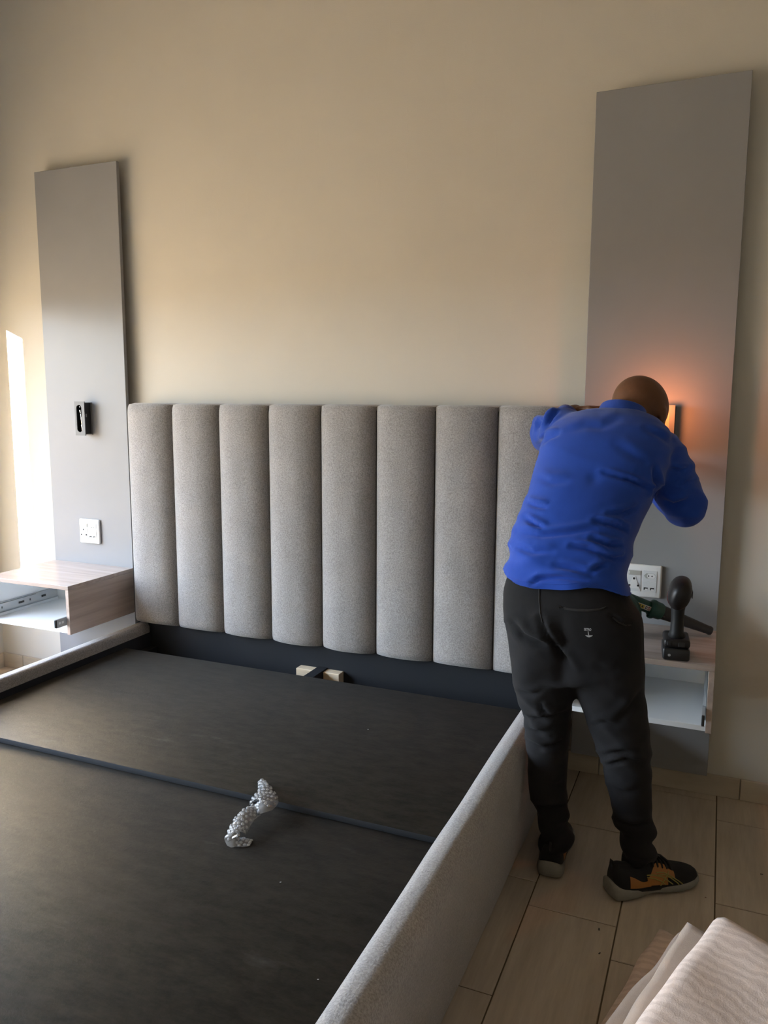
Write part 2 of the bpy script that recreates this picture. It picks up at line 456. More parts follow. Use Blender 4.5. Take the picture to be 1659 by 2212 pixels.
# ------------------------------------------------------------------ floating nightstands
NZ1, NZ0, ND, TH = .5844, .389, .3817, .016
def nightstand(x0, x1, label):
    yf = PY-ND; yb = PY-.0005
    t = thing('floating_nightstand', label, 'nightstand', ((x0+x1)/2, yb, NZ0))
    def board(name, xa, xb, ya, y2, za, zb, inner, m=M_ASHS, par=t):
        b = bmesh.new(); box(b, xa, xb, ya, y2, za, zb, .0008, 1)
        b.normal_update()
        for f in b.faces:
            if inner is not None and f.normal.dot(Vector(inner)) > .9: f.material_index = 1
        return obj(name, b, [m, M_WHITE], par)
    board('top_board', x0, x1, yf, yb, NZ1-TH, NZ1, (0, 0, -1), M_ASH)
    board('left_side_board', x0, x0+TH, yf+.0005, yb, NZ0-.004, NZ1-TH-.0003, (1, 0, 0))
    board('right_side_board', x1-TH, x1, yf+.0005, yb, NZ0-.004, NZ1-TH-.0003, (-1, 0, 0))
    b = bmesh.new(); box(b, x0+TH+.0003, x1-TH-.0003, yf+.004, yb, NZ0, NZ0+TH, .0008, 1); obj('bottom_board', b, M_WHITE, t)
    b = bmesh.new(); box(b, x0+TH+.0003, x1-TH-.0003, yb-.0125, yb-.0005, NZ0+TH+.0003, NZ1-TH-.035); obj('back_board', b, M_WHITE, t)
    for s, xa in ((1, x0+TH), (-1, x1-TH)):
        zc = .441; hh = .0225
        b = bmesh.new(); ra, rb = yf+.012, yb-.016
        box(b, min(xa, xa+s*.0015), max(xa, xa+s*.0015), ra, rb, zc-hh, zc+hh)
        for zz in (zc-hh, zc+hh-.0015): box(b, min(xa, xa+s*.010), max(xa, xa+s*.010), ra, rb, zz, zz+.0015)
        r = obj('drawer_runner', b, M_ZINC, t)
        b = bmesh.new()                                              # inner slide standing a little out of the front
        ext = .052 if s == -1 else .006
        xi0, xi1 = sorted((xa+s*.005, xa+s*.0065))
        box(b, xi0, xi1, yf-ext, rb-.13, zc-.016, zc+.016)
        for zz in (zc-.0175, zc+.016): box(b, *sorted((xa+s*.003, xa+s*.0105)), yf-ext, rb-.13, zz, zz+.0015)
        obj('inner_slide', b, M_ZINC, r)
        for yy, hl in ((yf-ext+.016, .010), (yf-ext+.032, .010), (yf+.05, .005), (yf+.14, .030), (yf+.20, .006), (yf+.27, .022)):
            b = bmesh.new(); xh0, xh1 = sorted((xa+s*.0045, xa+s*.0072)); box(b, xh0, xh1, yy, yy+hl, zc-.005, zc+.004)
            obj('slot', b, M_WHITE if s == -1 and yy < yf else M_DKMETAL, r)
        b = bmesh.new(); xh0, xh1 = sorted((xa+s*.003, xa+s*.011)); box(b, xh0, xh1, yf-ext-.003, yf-ext+.007, zc-.016, zc+.016, .003, 2)
        obj('end_bumper', b, M_DKMETAL, r)
    return t
nightstand(*PXL, 'ash laminate floating nightstand without drawer on the left panel, sun reflected on top')
nightstand(*PXR, 'ash laminate floating nightstand holding the power tools on the right panel')

# ------------------------------------------------------------------ socket plates
def socket_plate(cx, cz, label, w=.114, h=.110):
    y = PY-.0002
    t = thing('wall_socket', label, 'socket', (cx, y, cz))
    b = bmesh.new(); box(b, cx-w/2, cx+w/2, y-.012, y, cz-h/2, cz+h/2, .0055, 3); obj('cover_plate', b, M_PLATE, t, smooth=True, angle=50)
    yf = y-.012
    lm = (cx-.051, cx-.008); rm = (cx-.001, cx+.042)
    b = bmesh.new()
    box(b, lm[0]+.001, lm[1], yf-.0015, yf+.003, cz-.036, cz+.036, .0005, 1); mo = obj('socket_module', b, M_MODULE, t)
    b = bmesh.new(); box(b, lm[0]+.003, lm[1]-.001, yf-.003, yf, cz+.019, cz+.034, .0008, 1); r = obj('rocker_switch', b, M_GREYSW, t)
    b = bmesh.new(); box(b, lm[0]+.005, lm[0]+.0067, yf-.0034, yf-.0028, cz+.022, cz+.031); obj('switch_mark', b, M_PLATE, r)
    ax = (lm[0]+lm[1])/2; b = bmesh.new()
    prism(b, [(ax-.004, cz+.0135), (ax+.004, cz+.0135), (ax+.0185, cz-.026), (ax-.0185, cz-.026)], yf-.003, yf)
    f3 = obj('three_pin_face', b, M_PLATE, t)
    b = bmesh.new()
    for hx, hz, hr in ((ax, cz+.007, .0038), (ax-.0135, cz-.0165, .0033), (ax+.0135, cz-.0165, .0033)): cyl(b, (hx, yf-.0034, hz), (hx, yf-.001, hz), hr, n=14)
    obj('pin_holes', b, M_HOLE, f3)
    bx = (rm[0]+rm[1])/2
    b = bmesh.new(); box(b, rm[0], rm[1], yf-.0015, yf+.003, cz+.001, cz+.036, .0005, 1); box(b, rm[0], rm[1], yf-.0015, yf+.003, cz-.036, cz-.0005, .0005, 1); obj('outlet_module', b, M_MODULE, t)
    b = bmesh.new(); zc = cz+.019
    prism(b, [(bx-.019, zc), (bx-.012, zc+.0085), (bx+.012, zc+.0085), (bx+.019, zc), (bx+.012, zc-.0085), (bx-.012, zc-.0085)], yf-.0019, yf); hxf = obj('two_pin_recess_shade', b, M_HOLE if False else M_GREYSW, t)  # grey hexagon left of the face: recess shadow given as flat colour
    b = bmesh.new()
    prism(b, [(bx-.010, zc), (bx-.006, zc+.0078), (bx+.0115, zc+.0078), (bx+.0182, zc), (bx+.0115, zc-.0078), (bx-.006, zc-.0078)], yf-.0026, yf); e2 = obj('two_pin_face', b, M_PLATE, t)
    b = bmesh.new()
    for s in (-.0045, .0065): cyl(b, (bx+s, yf-.003, zc), (bx+s, yf-.001, zc), .0022, n=12)
    obj('pin_holes', b, M_HOLE, e2)
    for s in (-.0115, .0085):
        b = bmesh.new(); box(b, bx+s-.0065, bx+s+.0065, yf-.0022, yf, cz-.0285, cz-.0205); u = obj('usb_port', b, M_HOLE, t)
        b = bmesh.new(); box(b, bx+s-.003, bx+s+.006, yf-.0025, yf-.0015, cz-.0285, cz-.0245); obj('contact_tongue', b, M_PLATE, u)
socket_plate(-2.604, .7345, 'square white wall socket low on the left grey panel')
socket_plate(-.233, .7305, 'square white wall socket on the right panel beside the person, behind the drill')

# ------------------------------------------------------------------ reading lamps
def reading_lamp(cx, cz, label, lit):
    w, h, yf, sl = .0545, .147, PY-.045, .011
    t = thing('reading_lamp', label, 'lamp', (cx, PY, cz))
    # face plate with a long slot : ring of quads round a stadium hole
    b = bmesh.new()
    inner = stadium(cx-.003, cz, .029, .118, 10); nI = len(inner)
    def outer(p):
        dx, dz = p[0]-cx, p[1]-cz
        k = min(w/2/abs(dx) if abs(dx) > 1e-9 else 9e9, h/2/abs(dz) if abs(dz) > 1e-9 else 9e9)
        return (cx+dx*k, cz+dz*k)
    ou = [outer(p) for p in inner]
    crn = [(cx+w/2, cz+h/2), (cx-w/2, cz+h/2), (cx-w/2, cz-h/2), (cx+w/2, cz-h/2)]
    for c in crn:
        j = min(range(nI), key=lambda i: (ou[i][0]-c[0])**2+(ou[i][1]-c[1])**2); ou[j] = c
    layers = []
    for y in (yf, yf+.004): layers.append(([b.verts.new((x, y, z)) for x, z in ou], [b.verts.new((x, y, z)) for x, z in inner]))
    for i in range(nI):
        j = (i+1) % nI
        b.faces.new((layers[0][0][i], layers[0][0][j], layers[0][1][j], layers[0][1][i]))
        b.faces.new((layers[1][0][j], layers[1][0][i], layers[1][1][i], layers[1][1][j]))
        b.faces.new((layers[0][0][j], layers[0][0][i], layers[1][0][i], layers[1][0][j]))
        b.faces.new((layers[0][1][i], layers[0][1][j], layers[1][1][j], layers[1][1][i]))
    bmesh.ops.recalc_face_normals(b, faces=b.faces[:]); obj('face_plate', b, M_SATIN, t)
    # black housing behind it : open-front channel so that the slot looks into the dark
    b = bmesh.new(); hw, hh = w/2-.004, h/2-.006
    xm = cx+.001
    for xa, xb, za, zb in ((xm-hw, xm-hw+.002, cz-hh, cz+hh), (xm+hw-.002, xm+hw, cz-hh, cz+hh), (xm-hw+.002, xm+hw-.002, cz+hh-.002, cz+hh), (xm-hw+.002, xm+hw-.002, cz-hh, cz-hh+.002)):
        box(b, xa, xb, yf+.004, PY-.0065, za, zb)
    box(b, xm-hw, xm+hw, PY-.0065, PY-.005, cz-hh, cz+hh); ho = obj('housing', b, M_BLACK, t)
    b = bmesh.new(); box(b, xm+hw-.0005, xm+hw+.0006, yf+.010, yf+.016, cz+.006, cz+.020); obj('rating_sticker', b, M_STICKER, ho)
    b = bmesh.new(); box(b, xm-hw-.002, xm+hw+.004, PY-.005, PY-.0003, cz-hh-.004, cz+hh+.002, .001, 1); obj('shadow_plate', b, M_SATIN, t)  # plate added where the housing's shadow lies on the panel
    b = bmesh.new()
    if not lit:
        tube(b, [(cx-.001, yf+.006, cz+.034), (cx+.0005, yf+.006, cz+.024)], [.0042, .003], 10); tube(b, [(cx, yf+.007, cz+.018), (cx+.0035, yf+.007, cz-.028)], .0017, 8)
        tube(b, [(cx+.0035, yf+.006, cz-.029), (cx+.0042, yf+.006, cz-.037)], [.0026, .0022], 10); tube(b, [(cx+.0042, yf+.007, cz-.038), (cx+.003, yf+.008, cz-.052)], .0015, 8)
        ball(b, (cx-.002, yf+.006, cz+.050), (.003, .002, .0022), sub=2)
        obj('lamp_stick', b, M_CHROME, t, smooth=True)
    else:
        prism(b, stadium(cx-.003, cz, .0285, .1175, 10), yf+.0005, yf+.006); obj('lamp_lens', b, M_GLOW, t, label='glowing orange lamp lens')
        ld = bpy.data.lights.new('reading_lamp_light', 'POINT'); lo = bpy.data.objects.new('reading_lamp_light', ld); COL.objects.link(lo)
        ld.energy = LAMP_W; ld.color = (1.0, .29, .095); ld.shadow_soft_size = .02; lo.location = (cx-.015, yf-.075, cz+.058); 
    return t
LAMP_W = .62
reading_lamp(-2.594, 1.2375, 'unlit recessed reading lamp on the left grey panel, above its wall socket', False)
reading_lamp(-.1885, 1.2375, 'lit reading lamp glowing orange on the right panel behind the head of the person', True)

# ------------------------------------------------------------------ headboard
HX0, HX1, HZ0, HZ1 = -2.324, -.503, .366, 1.306
hbd = thing('headboard', 'grey fabric headboard with eight vertical padded channels against the wall', 'headboard', ((HX0+HX1)/2, -.05, .0))
b = bmesh.new(); box(b, HX0+.004, HX1-.004, -.098, -.003, .0, HZ1-.02, .004, 2); obj('lining_panel', b, M_BLACKCLOTH, hbd, label='black lining below the padding')
CW = (HX1-HX0)/8
rnd = random.Random(3)
for i in range(8):
    x0 = HX0+i*CW; x1 = x0+CW; b = bmesh.new()
    nx, nz = 22, 64; rings = []
    for k in range(nz+1):
        v = k/nz
        # rows bunched at both ends where the roll turns over
        s = .5-.5*math.cos(PI*v); z = HZ0 + (HZ1-HZ0)*s
        dt = HZ1-z; db = z-HZ0
        et = math.sqrt(max(0, 1-max(0, 1-dt/.045)**2)); eb = math.sqrt(max(0, 1-max(0, 1-db/.028)**2))
        amp = min(.25+.75*et, .30+.70*eb) if k not in (0, nz) else .22
        ring = []
        for j in range(nx+1):
            u = -1+2*j/nx
            prof = (1-abs(u)**2.3)**.56 if abs(u) < 1 else 0
            y = -.0965 - .052*prof*amp - .0015*noise.noise(Vector((i*9+u*2.2, z*6, 1)))*prof
            pz = z + (.007*(abs(u)**3)*(-1 if dt < .05 else 0)*(1-et*.6)) + (.004*(1-abs(u)**2)*math.sin(z*37+i) if db < .02 else 0)
            xx = (x0+x1)/2 + u*(CW/2-.0006)*(1-.012*(1-min(et, eb)))
            ring.append(Vector((xx, y, pz)))
        ring.append(Vector((x1-.0006, -.058, z))); ring.append(Vector((x0+.0006, -.058, z)))
        rings.append(ring)
    ring_loft(b, rings); bmesh.ops.recalc_face_normals(b, faces=b.faces[:])
    obj('padded_channel', b, M_UPH, hbd, smooth=True, angle=60)

# ------------------------------------------------------------------ bed frame
RZT = .366; RT = .066; BX0, BX1 = HX0+.004, HX1+.008; BYE = -2.16
bed = thing('bed_frame', 'grey upholstered bed frame standing open in front of the headboard', 'bed', ((BX0+BX1)/2, -1.1, 0))
def rail_ring(cx, y, outer_sign, wob=0):
    ro, ri = (.036, .030) if outer_sign > 0 else (.014, .034); pts = []; hw = RT/2
    prof = []
    bl = .014 if outer_sign > 0 else .0                              # the padding bulges outwards
    for a in range(9): t = PI/2*a/8; prof.append((hw+bl-ro+ro*math.sin(t), RZT-ro*1.3+ro*1.3*math.cos(t)))
    prof.append((hw+bl*.9, .25)); prof.append((hw+bl*.55, .15)); prof.append((hw, .05)); prof.append((hw-.004, .006)); prof.append((-hw+.004, .006)); prof.append((-hw, .05)); prof.append((-hw-.001, .2))
    for a in range(9): t = PI/2*(1-a/8); prof.append((-hw+ri-ri*math.sin(t), RZT-ri+ri*math.cos(t)))
    for px_, pz_ in prof:
        w = .0035*noise.noise(Vector((y*5, pz_*4, wob)))
        pts.append(Vector((cx+px_+(w if abs(px_) > .02 else 0), y, pz_+(w*.8 if pz_ > .3 else 0))))
    return pts
for cx, sgn, nm in ((BX0+RT/2, -1, 0), (BX1-RT/2, 1, 5)):
    b = bmesh.new(); n = 60; ys_ = []
    for k in range(n+1): ys_.append(-.106 + (BYE+.106)*k/n)
    rings = [rail_ring(cx, y, sgn, nm) for y in ys_]
    c0 = sum(rings[0], Vector())/len(rings[0])
    rings = [[c0+(p-c0)*.9+Vector((0, .006, 0)) for p in rings[0]]]+rings
    ring_loft(b, rings); bmesh.ops.recalc_face_normals(b, faces=b.faces[:]); sr = obj('side_rail', b, M_UPH, bed, smooth=True, angle=70)
    xi = cx - sgn*(RT/2+.004)                                             # black lining on the inner face, below the wrapped fabric
    b = bmesh.new(); xa, xb = sorted((xi, xi+sgn*.003)); box(b, xa, xb, BYE+.08, -.101, .03, .322); obj('inner_lining', b, M_BLACKCLOTH, sr)
    b = bmesh.new(); xa, xb = sorted((xi, xi-sgn*.032)); box(b, xa, xb, BYE+.08, -.101, .225, .262); obj('ledger_strip', b, M_BLACKCLOTH, sr)
b = bmesh.new(); box(b, BX0+RT+.001, BX1-RT-.001, BYE, BYE+.066, .006, RZT, .022, 4); obj('foot_rail', b, M_UPH, bed, smooth=True, angle=50)
# centre beam and pine blocks
BMX = -1.413
b = bmesh.new(); box(b, BMX-.020, BMX+.020, BYE+.08, -.100, .17, .2625); obj('centre_beam', b, M_BLACKCLOTH, bed)
b = bmesh.new(); box(b, BMX-.020, BMX+.020, -.30, -.1005, .2627, .2815); obj('beam_packer', b, M_BLACKCLOTH, bed)
for xa, xb in ((BMX-.098, BMX-.0215), (BMX+.0215, BMX+.090)):
    b = bmesh.new(); box(b, xa, xb, -.140, -.0985, .12, .2765, .0015, 1); obj('pine_block', b, M_PINE, bed, label='pale pine block beside the centre beam')
b = bmesh.new(); box(b, BX0+RT+.04, BX1-RT-.04, -1.12, -1.05, .19, .2625); 
for o_ in (b,): pass
obj('cross_beam', b, M_BLACKCLOTH, bed)
for lx in (BMX,):
    for ly in (-.6, -1.6):
        b = bmesh.new(); box(b, lx-.02, lx+.02, ly-.02, ly+.02, 0, .1695); obj('support_leg', b, M_BLACKCLOTH, bed)

# deck boards (loose, the head one lies over the foot one)
DX0, DX1 = BX0+RT+.005, BX1-RT-.005
def deck(name, y0, y1, z0, z1, label, tilt=0):
    b = bmesh.new(); box(b, DX0, DX1, y0, y1, z0, z1, .003, 2)
    b.normal_update()
    for f in b.faces:
        if f.normal.y < -.9: f.material_index = 1
    o = obj(name, b, [M_DECK, M_DECKEDGE], None, smooth=True, angle=40); setp(o, label, 'bed board', 'loose bed base boards')
    return o
deck('base_board', -1.113, -.262, .2817, .2995, 'black fabric-covered base board nearest the headboard, on top')
deck('base_board', BYE+.072, -1.075, .2630, .2812, 'black fabric-covered base board at the foot end, tucked under, browner')

# ------------------------------------------------------------------ bubble wrap strip
def bubble_wrap():
    t = thing('bubble_wrap', 'crumpled strip of clear bubble wrap lying over the edge between the black boards', 'bubble wrap', (-1.07, -1.2, .2812))
    zt = .2998
    path = [(566, 1682, .014, .014), (571, 1690, .022, .019), (573, 1698, .028, .024), (573, 1707, .032, .036), (571, 1717, .034, .040), (564, 1728, .034, .036), (548, 1740, .036, .026), (530, 1754, .040, .026), (519, 1768, .038, .027),
            (511, 1783, .034, .026), (508, 1797, .026, .024), (512, 1808, .015, .022), (520, 1815, .006, .022), (532, 1818, .004, .022), (543, 1820, .003, .014)]
    cs = []
    for i, (px, py, hgt, hw) in enumerate(path):
        z0 = zt if i < 6 else zt-.018
        p = on(px, py, 2, z0+hgt); cs.append((p, hw, z0))
    b = bmesh.new(); bub = bmesh.new(); n = 14; rows = []
    fr = frames([c[0] for c in cs])
    dense = []
    for i in range(len(cs)-1):
        for s in range(4):
            f = s/4; dense.append((cs[i][0].lerp(cs[i+1][0], f), cs[i][1]+(cs[i+1][1]-cs[i][1])*f, cs[i][2]+(cs[i+1][2]-cs[i][2])*f))
    dense.append(cs[-1])
    pts = [d[0] for d in dense]
    for i, (p, hw, z0) in enumerate(dense):
        tg = (pts[min(i+1, len(pts)-1)]-pts[max(i-1, 0)]).normalized()
        side = tg.cross(Vector((0, 0, 1))); side = side.normalized() if side.length > 1e-3 else Vector((1, 0, 0))
        nrm = side.cross(tg).normalized()
        row = []
        for j in range(n+1):
            u = -1+2*j/n
            fold = .006*noise.noise(Vector((i*.16, u*1.3, 4)))+.0015*noise.noise(Vector((i*.6, u*4, 9)))
            q = p + side*u*hw*(1-.10*abs(u)) - nrm*(.020*(abs(u)**2.2)) + nrm*fold
            q.z = max(q.z, (.3012 if q.y > -1.121 else .2830))
            row.append(q)
        rows.append(row)
    ring_loft(b, rows, cap=False, closed=False)
    obj('film', b, M_BUB, t, smooth=True)
    acc, last, k = 0.0, 0, 0
    for i in range(1, len(rows)-1):
        acc += (rows[i][n//2]-rows[i-1][n//2]).length
        if acc < .0082: continue
        acc = 0.0; k += 1
        wd_ = dense[i][1]; m_ = max(2, int(2*wd_/.0095))
        for q_ in range(m_+1):
            u = -1+2*(q_+(.5 if k % 2 else 0))/m_
            if abs(u) > .97: continue
            f = (u+1)/2*n; j0 = min(n-1, int(f)); q = rows[i][j0].lerp(rows[i][j0+1], f-j0)
            nn = (rows[i+1][j0]-rows[i-1][j0]).cross(rows[i][j0+1]-rows[i][j0])
            nn = nn.normalized() if nn.length > 1e-12 else Vector((0, 0, 1))
            if nn.dot(CAM-q) < 0: nn = -nn
            M = nn.to_track_quat('Z', 'Y').to_matrix().to_4x4()
            ball(bub, q+nn*.0012, (.0045, .0045, .0026), M, 2)
    obj('bubbles', bub, M_BUB, t, smooth=True, kind='stuff')
bubble_wrap()

# ------------------------------------------------------------------ cordless drill (seen from behind)
def drill():
    x, y, z = -.110, -.372, NZ1
    t = thing('cordless_drill', 'black cordless drill standing on its battery on the right nightstand', 'drill', (x, y, z), math.radians(6))
    def add(name, b, m, par=t, **k): return obj(name, b, m, par, local=True, **k)
    b = bmesh.new(); box(b, -.037, .037, -.052, .052, 0, .036, .007, 3); bt = add('battery', b, M_BLACK, smooth=True, angle=40)
    b = bmesh.new(); cyl(b, (-.019, -.0525, .016), (-.019, -.0518, .016), .004, n=14); add('release_dot', b, M_STICKER, bt)
    b = bmesh.new(); box(b, -.035, .037, -.050, .052, .0363, .062, .009, 3); ft = add('foot', b, M_DRILL, smooth=True, angle=40)
    b = bmesh.new(); box(b, -.026, -.016, -.0512, -.0495, .044, .056, .001, 1); box(b, .004, .022, -.0512, -.0495, .042, .055, .001, 1); add('foot_rib', b, M_BLACK, ft)
    b = bmesh.new()
    hs = [(.058, -.004, .026, .034), (.075, -.004, .019, .026), (.11, -.002, .0175, .024), (.14, .001, .019, .026), (.165, .004, .023, .034)]
    ring_loft(b, [ell(Vector((.001, yy, zz)), Vector((rx, 0, 0)), Vector((0, ry, 0)), 20, 2.3) for zz, yy, rx, ry in hs]); add('handle', b, M_GRIP, smooth=True)
    b = bmesh.new()                                                      # motor housing, axis along +y, tail towards the camera
    st = [(-.078, .006, .185), (-.076, .018, .186), (-.066, .028, .188), (-.045, .0335, .192), (0, .0345, .196), (.03, .032, .194), (.055, .026, .191), (.075, .021, .191)]
    ring_loft(b, [ell(Vector((.002, yy, zz)), Vector((r*.90, 0, 0)), Vector((r*.22, -.25*r, r*1.30)), 24, 2.2) for yy, r, zz in st]); mh = add('motor_housing', b, M_DRILL, smooth=True)
    b = bmesh.new(); r = .0352; ring_loft(b, [ell(Vector((.002, yy, .191)), Vector((r*.905, 0, 0)), Vector((r*.22, -.25*r, r*1.30)), 24, 2.2) for yy in (-.012, -.004)]); add('trim_band', b, M_RED, mh, smooth=True)
    for k in range(5):
        b = bmesh.new(); box(b, .0325, .0352, -.048+k*.008, -.0445+k*.008, .186, .206); add('vent_slot', b, M_HOLE, mh)
    b = bmesh.new(); cyl(b, (.002, .075, .191), (.002, .098, .191), .020, .019); cyl(b, (.002, .098, .191), (.002, .120, .191), .016, .009); add('chuck', b, M_BLACK, smooth=True, angle=40)
    b = bmesh.new(); box(b, -.006, .008, .022, .034, .135, .158, .004, 2); add('trigger', b, M_BLACK)
drill()

# ------------------------------------------------------------------ leaf blower
def blower():
    tip = Vector((-.016, -.118, NZ1+.016)); c0 = Vector((-.246, -.205, .693))
    ax = (tip-c0).normalized()
    t = thing('leaf_blower', 'green handheld leaf blower with black nozzle lying on the right nightstand', 'blower', (-.30, -.22, NZ1))
    Lg = (tip-c0).length
    def lathe(st, n=22):
        b = bmesh.new(); u = ax.orthogonal().normalized(); w = ax.cross(u)
        ring_loft(b, [ell(c0+ax*s, u*r, w*r, n) for s, r in st]); return b
    nz = obj('nozzle', lathe([(.088, .0215), (.095, .0225), (.13, .0205), (.20, .0165), (Lg-.012, .0135), (Lg-.006, .0145), (Lg, .0130)]), M_NOZZLE, t, smooth=True, angle=50)
    obj('barrel', lathe([(-.075, .030), (-.05, .0245), (-.02, .021), (.02, .0200), (.058, .0195)]), M_GREEN, t, smooth=True)
    obj('collar', lathe([(.050, .022), (.055, .0285), (.066, .0295), (.072, .0275), (.088, .0270), (.094, .024)]), M_GREEN, t, smooth=True, angle=50)
    b = bmesh.new(); cv = c0+ax*.056; ball(b, cv+Vector((0, -.010, -.024)), (.012, .010, .008), sub=2); obj('lock_tab', b, M_GREEN, t, smooth=True)
    b = bmesh.new(); hc = Vector((-.292, -.222, NZ1+.0722))               # fan housing: fat disc
    st = [(-.050, .030), (-.046, .052), (-.030, .068), (0, .072), (.030, .068), (.046, .052), (.050, .030)]
    ring_loft(b, [ell(hc+Vector((0, s, 0)), Vector((r, 0, 0)), Vector((0, 0, r)), 30) for s, r in st]); obj('fan_housing', b, M_GREEN, t, smooth=True)
    b = bmesh.new(); cyl(b, hc+Vector((0, -.0505, 0)), hc+Vector((0, -.054, 0)), .040, .036, 26); obj('intake_grille', b, M_NOZZLE, t)
    b = bmesh.new(); tube(b, [hc+Vector((-.03, 0, .058)), hc+Vector((-.045, 0, .10)), hc+Vector((-.10, 0, .112)), hc+Vector((-.14, 0, .085)), hc+Vector((-.12, 0, .03)), hc+Vector((-.05, 0, .015))], .015, 14); obj('handle', b, M_GREEN, t, smooth=True)
    # warning sticker wrapped on the camera side of the barrel
    side = (Vector((0, -1, .18)) - ax*Vector((0, -1, .18)).dot(ax)).normalized(); upw = side.cross(ax)
    if upw.z < 0: upw = -upw
    def patch(s0, s1, a0, a1, rr, nn=6, cut=0.0):
        b = bmesh.new(); rows = []
        for i in range(nn+1):
            a = a0+(a1-a0)*i/nn; d = side*math.cos(a)+upw*math.sin(a)
            sx = s0 + cut*(abs(2*i/nn-1))**2*(s1-s0)
            rows.append([c0+ax*sx+d*rr, c0+ax*s1+d*rr])
        ring_loft(b, rows, cap=False, closed=False); return b
    R0 = .0212
    stk = obj('warning_sticker', patch(-.004, .050, -.48, .24, R0, cut=.10), M_LBL_W, t, label='cream and yellow warning sticker')
    obj('yellow_field', patch(-.001, .029, -.40, .16, R0+.0003), M_LBL_Y, stk)
    b = bmesh.new()
    for s in (.002, .011, .020): merge(b, patch(s, s+.0045, -.30, -.02, R0+.0006)); merge(b, patch(s+.0012, s+.0032, -.02, .10, R0+.0006))
    merge(b, patch(.032, .0385, -.34, .10, R0+.0004)); 
    obj('pictogram', b, M_LBL_K, stk)
    b = bmesh.new(); merge(b, patch(.0408, .0480, -.38, .12, R0+.0004)); obj('red_pictogram', b, M_LBL_R, stk)
    b = bmesh.new(); merge(b, patch(.0335, .037, -.22, -.04, R0+.0008)); merge(b, patch(.0425, .0462, -.24, -.02, R0+.0008)); obj('pictogram_centre', b, M_LBL_W, stk)
blower()

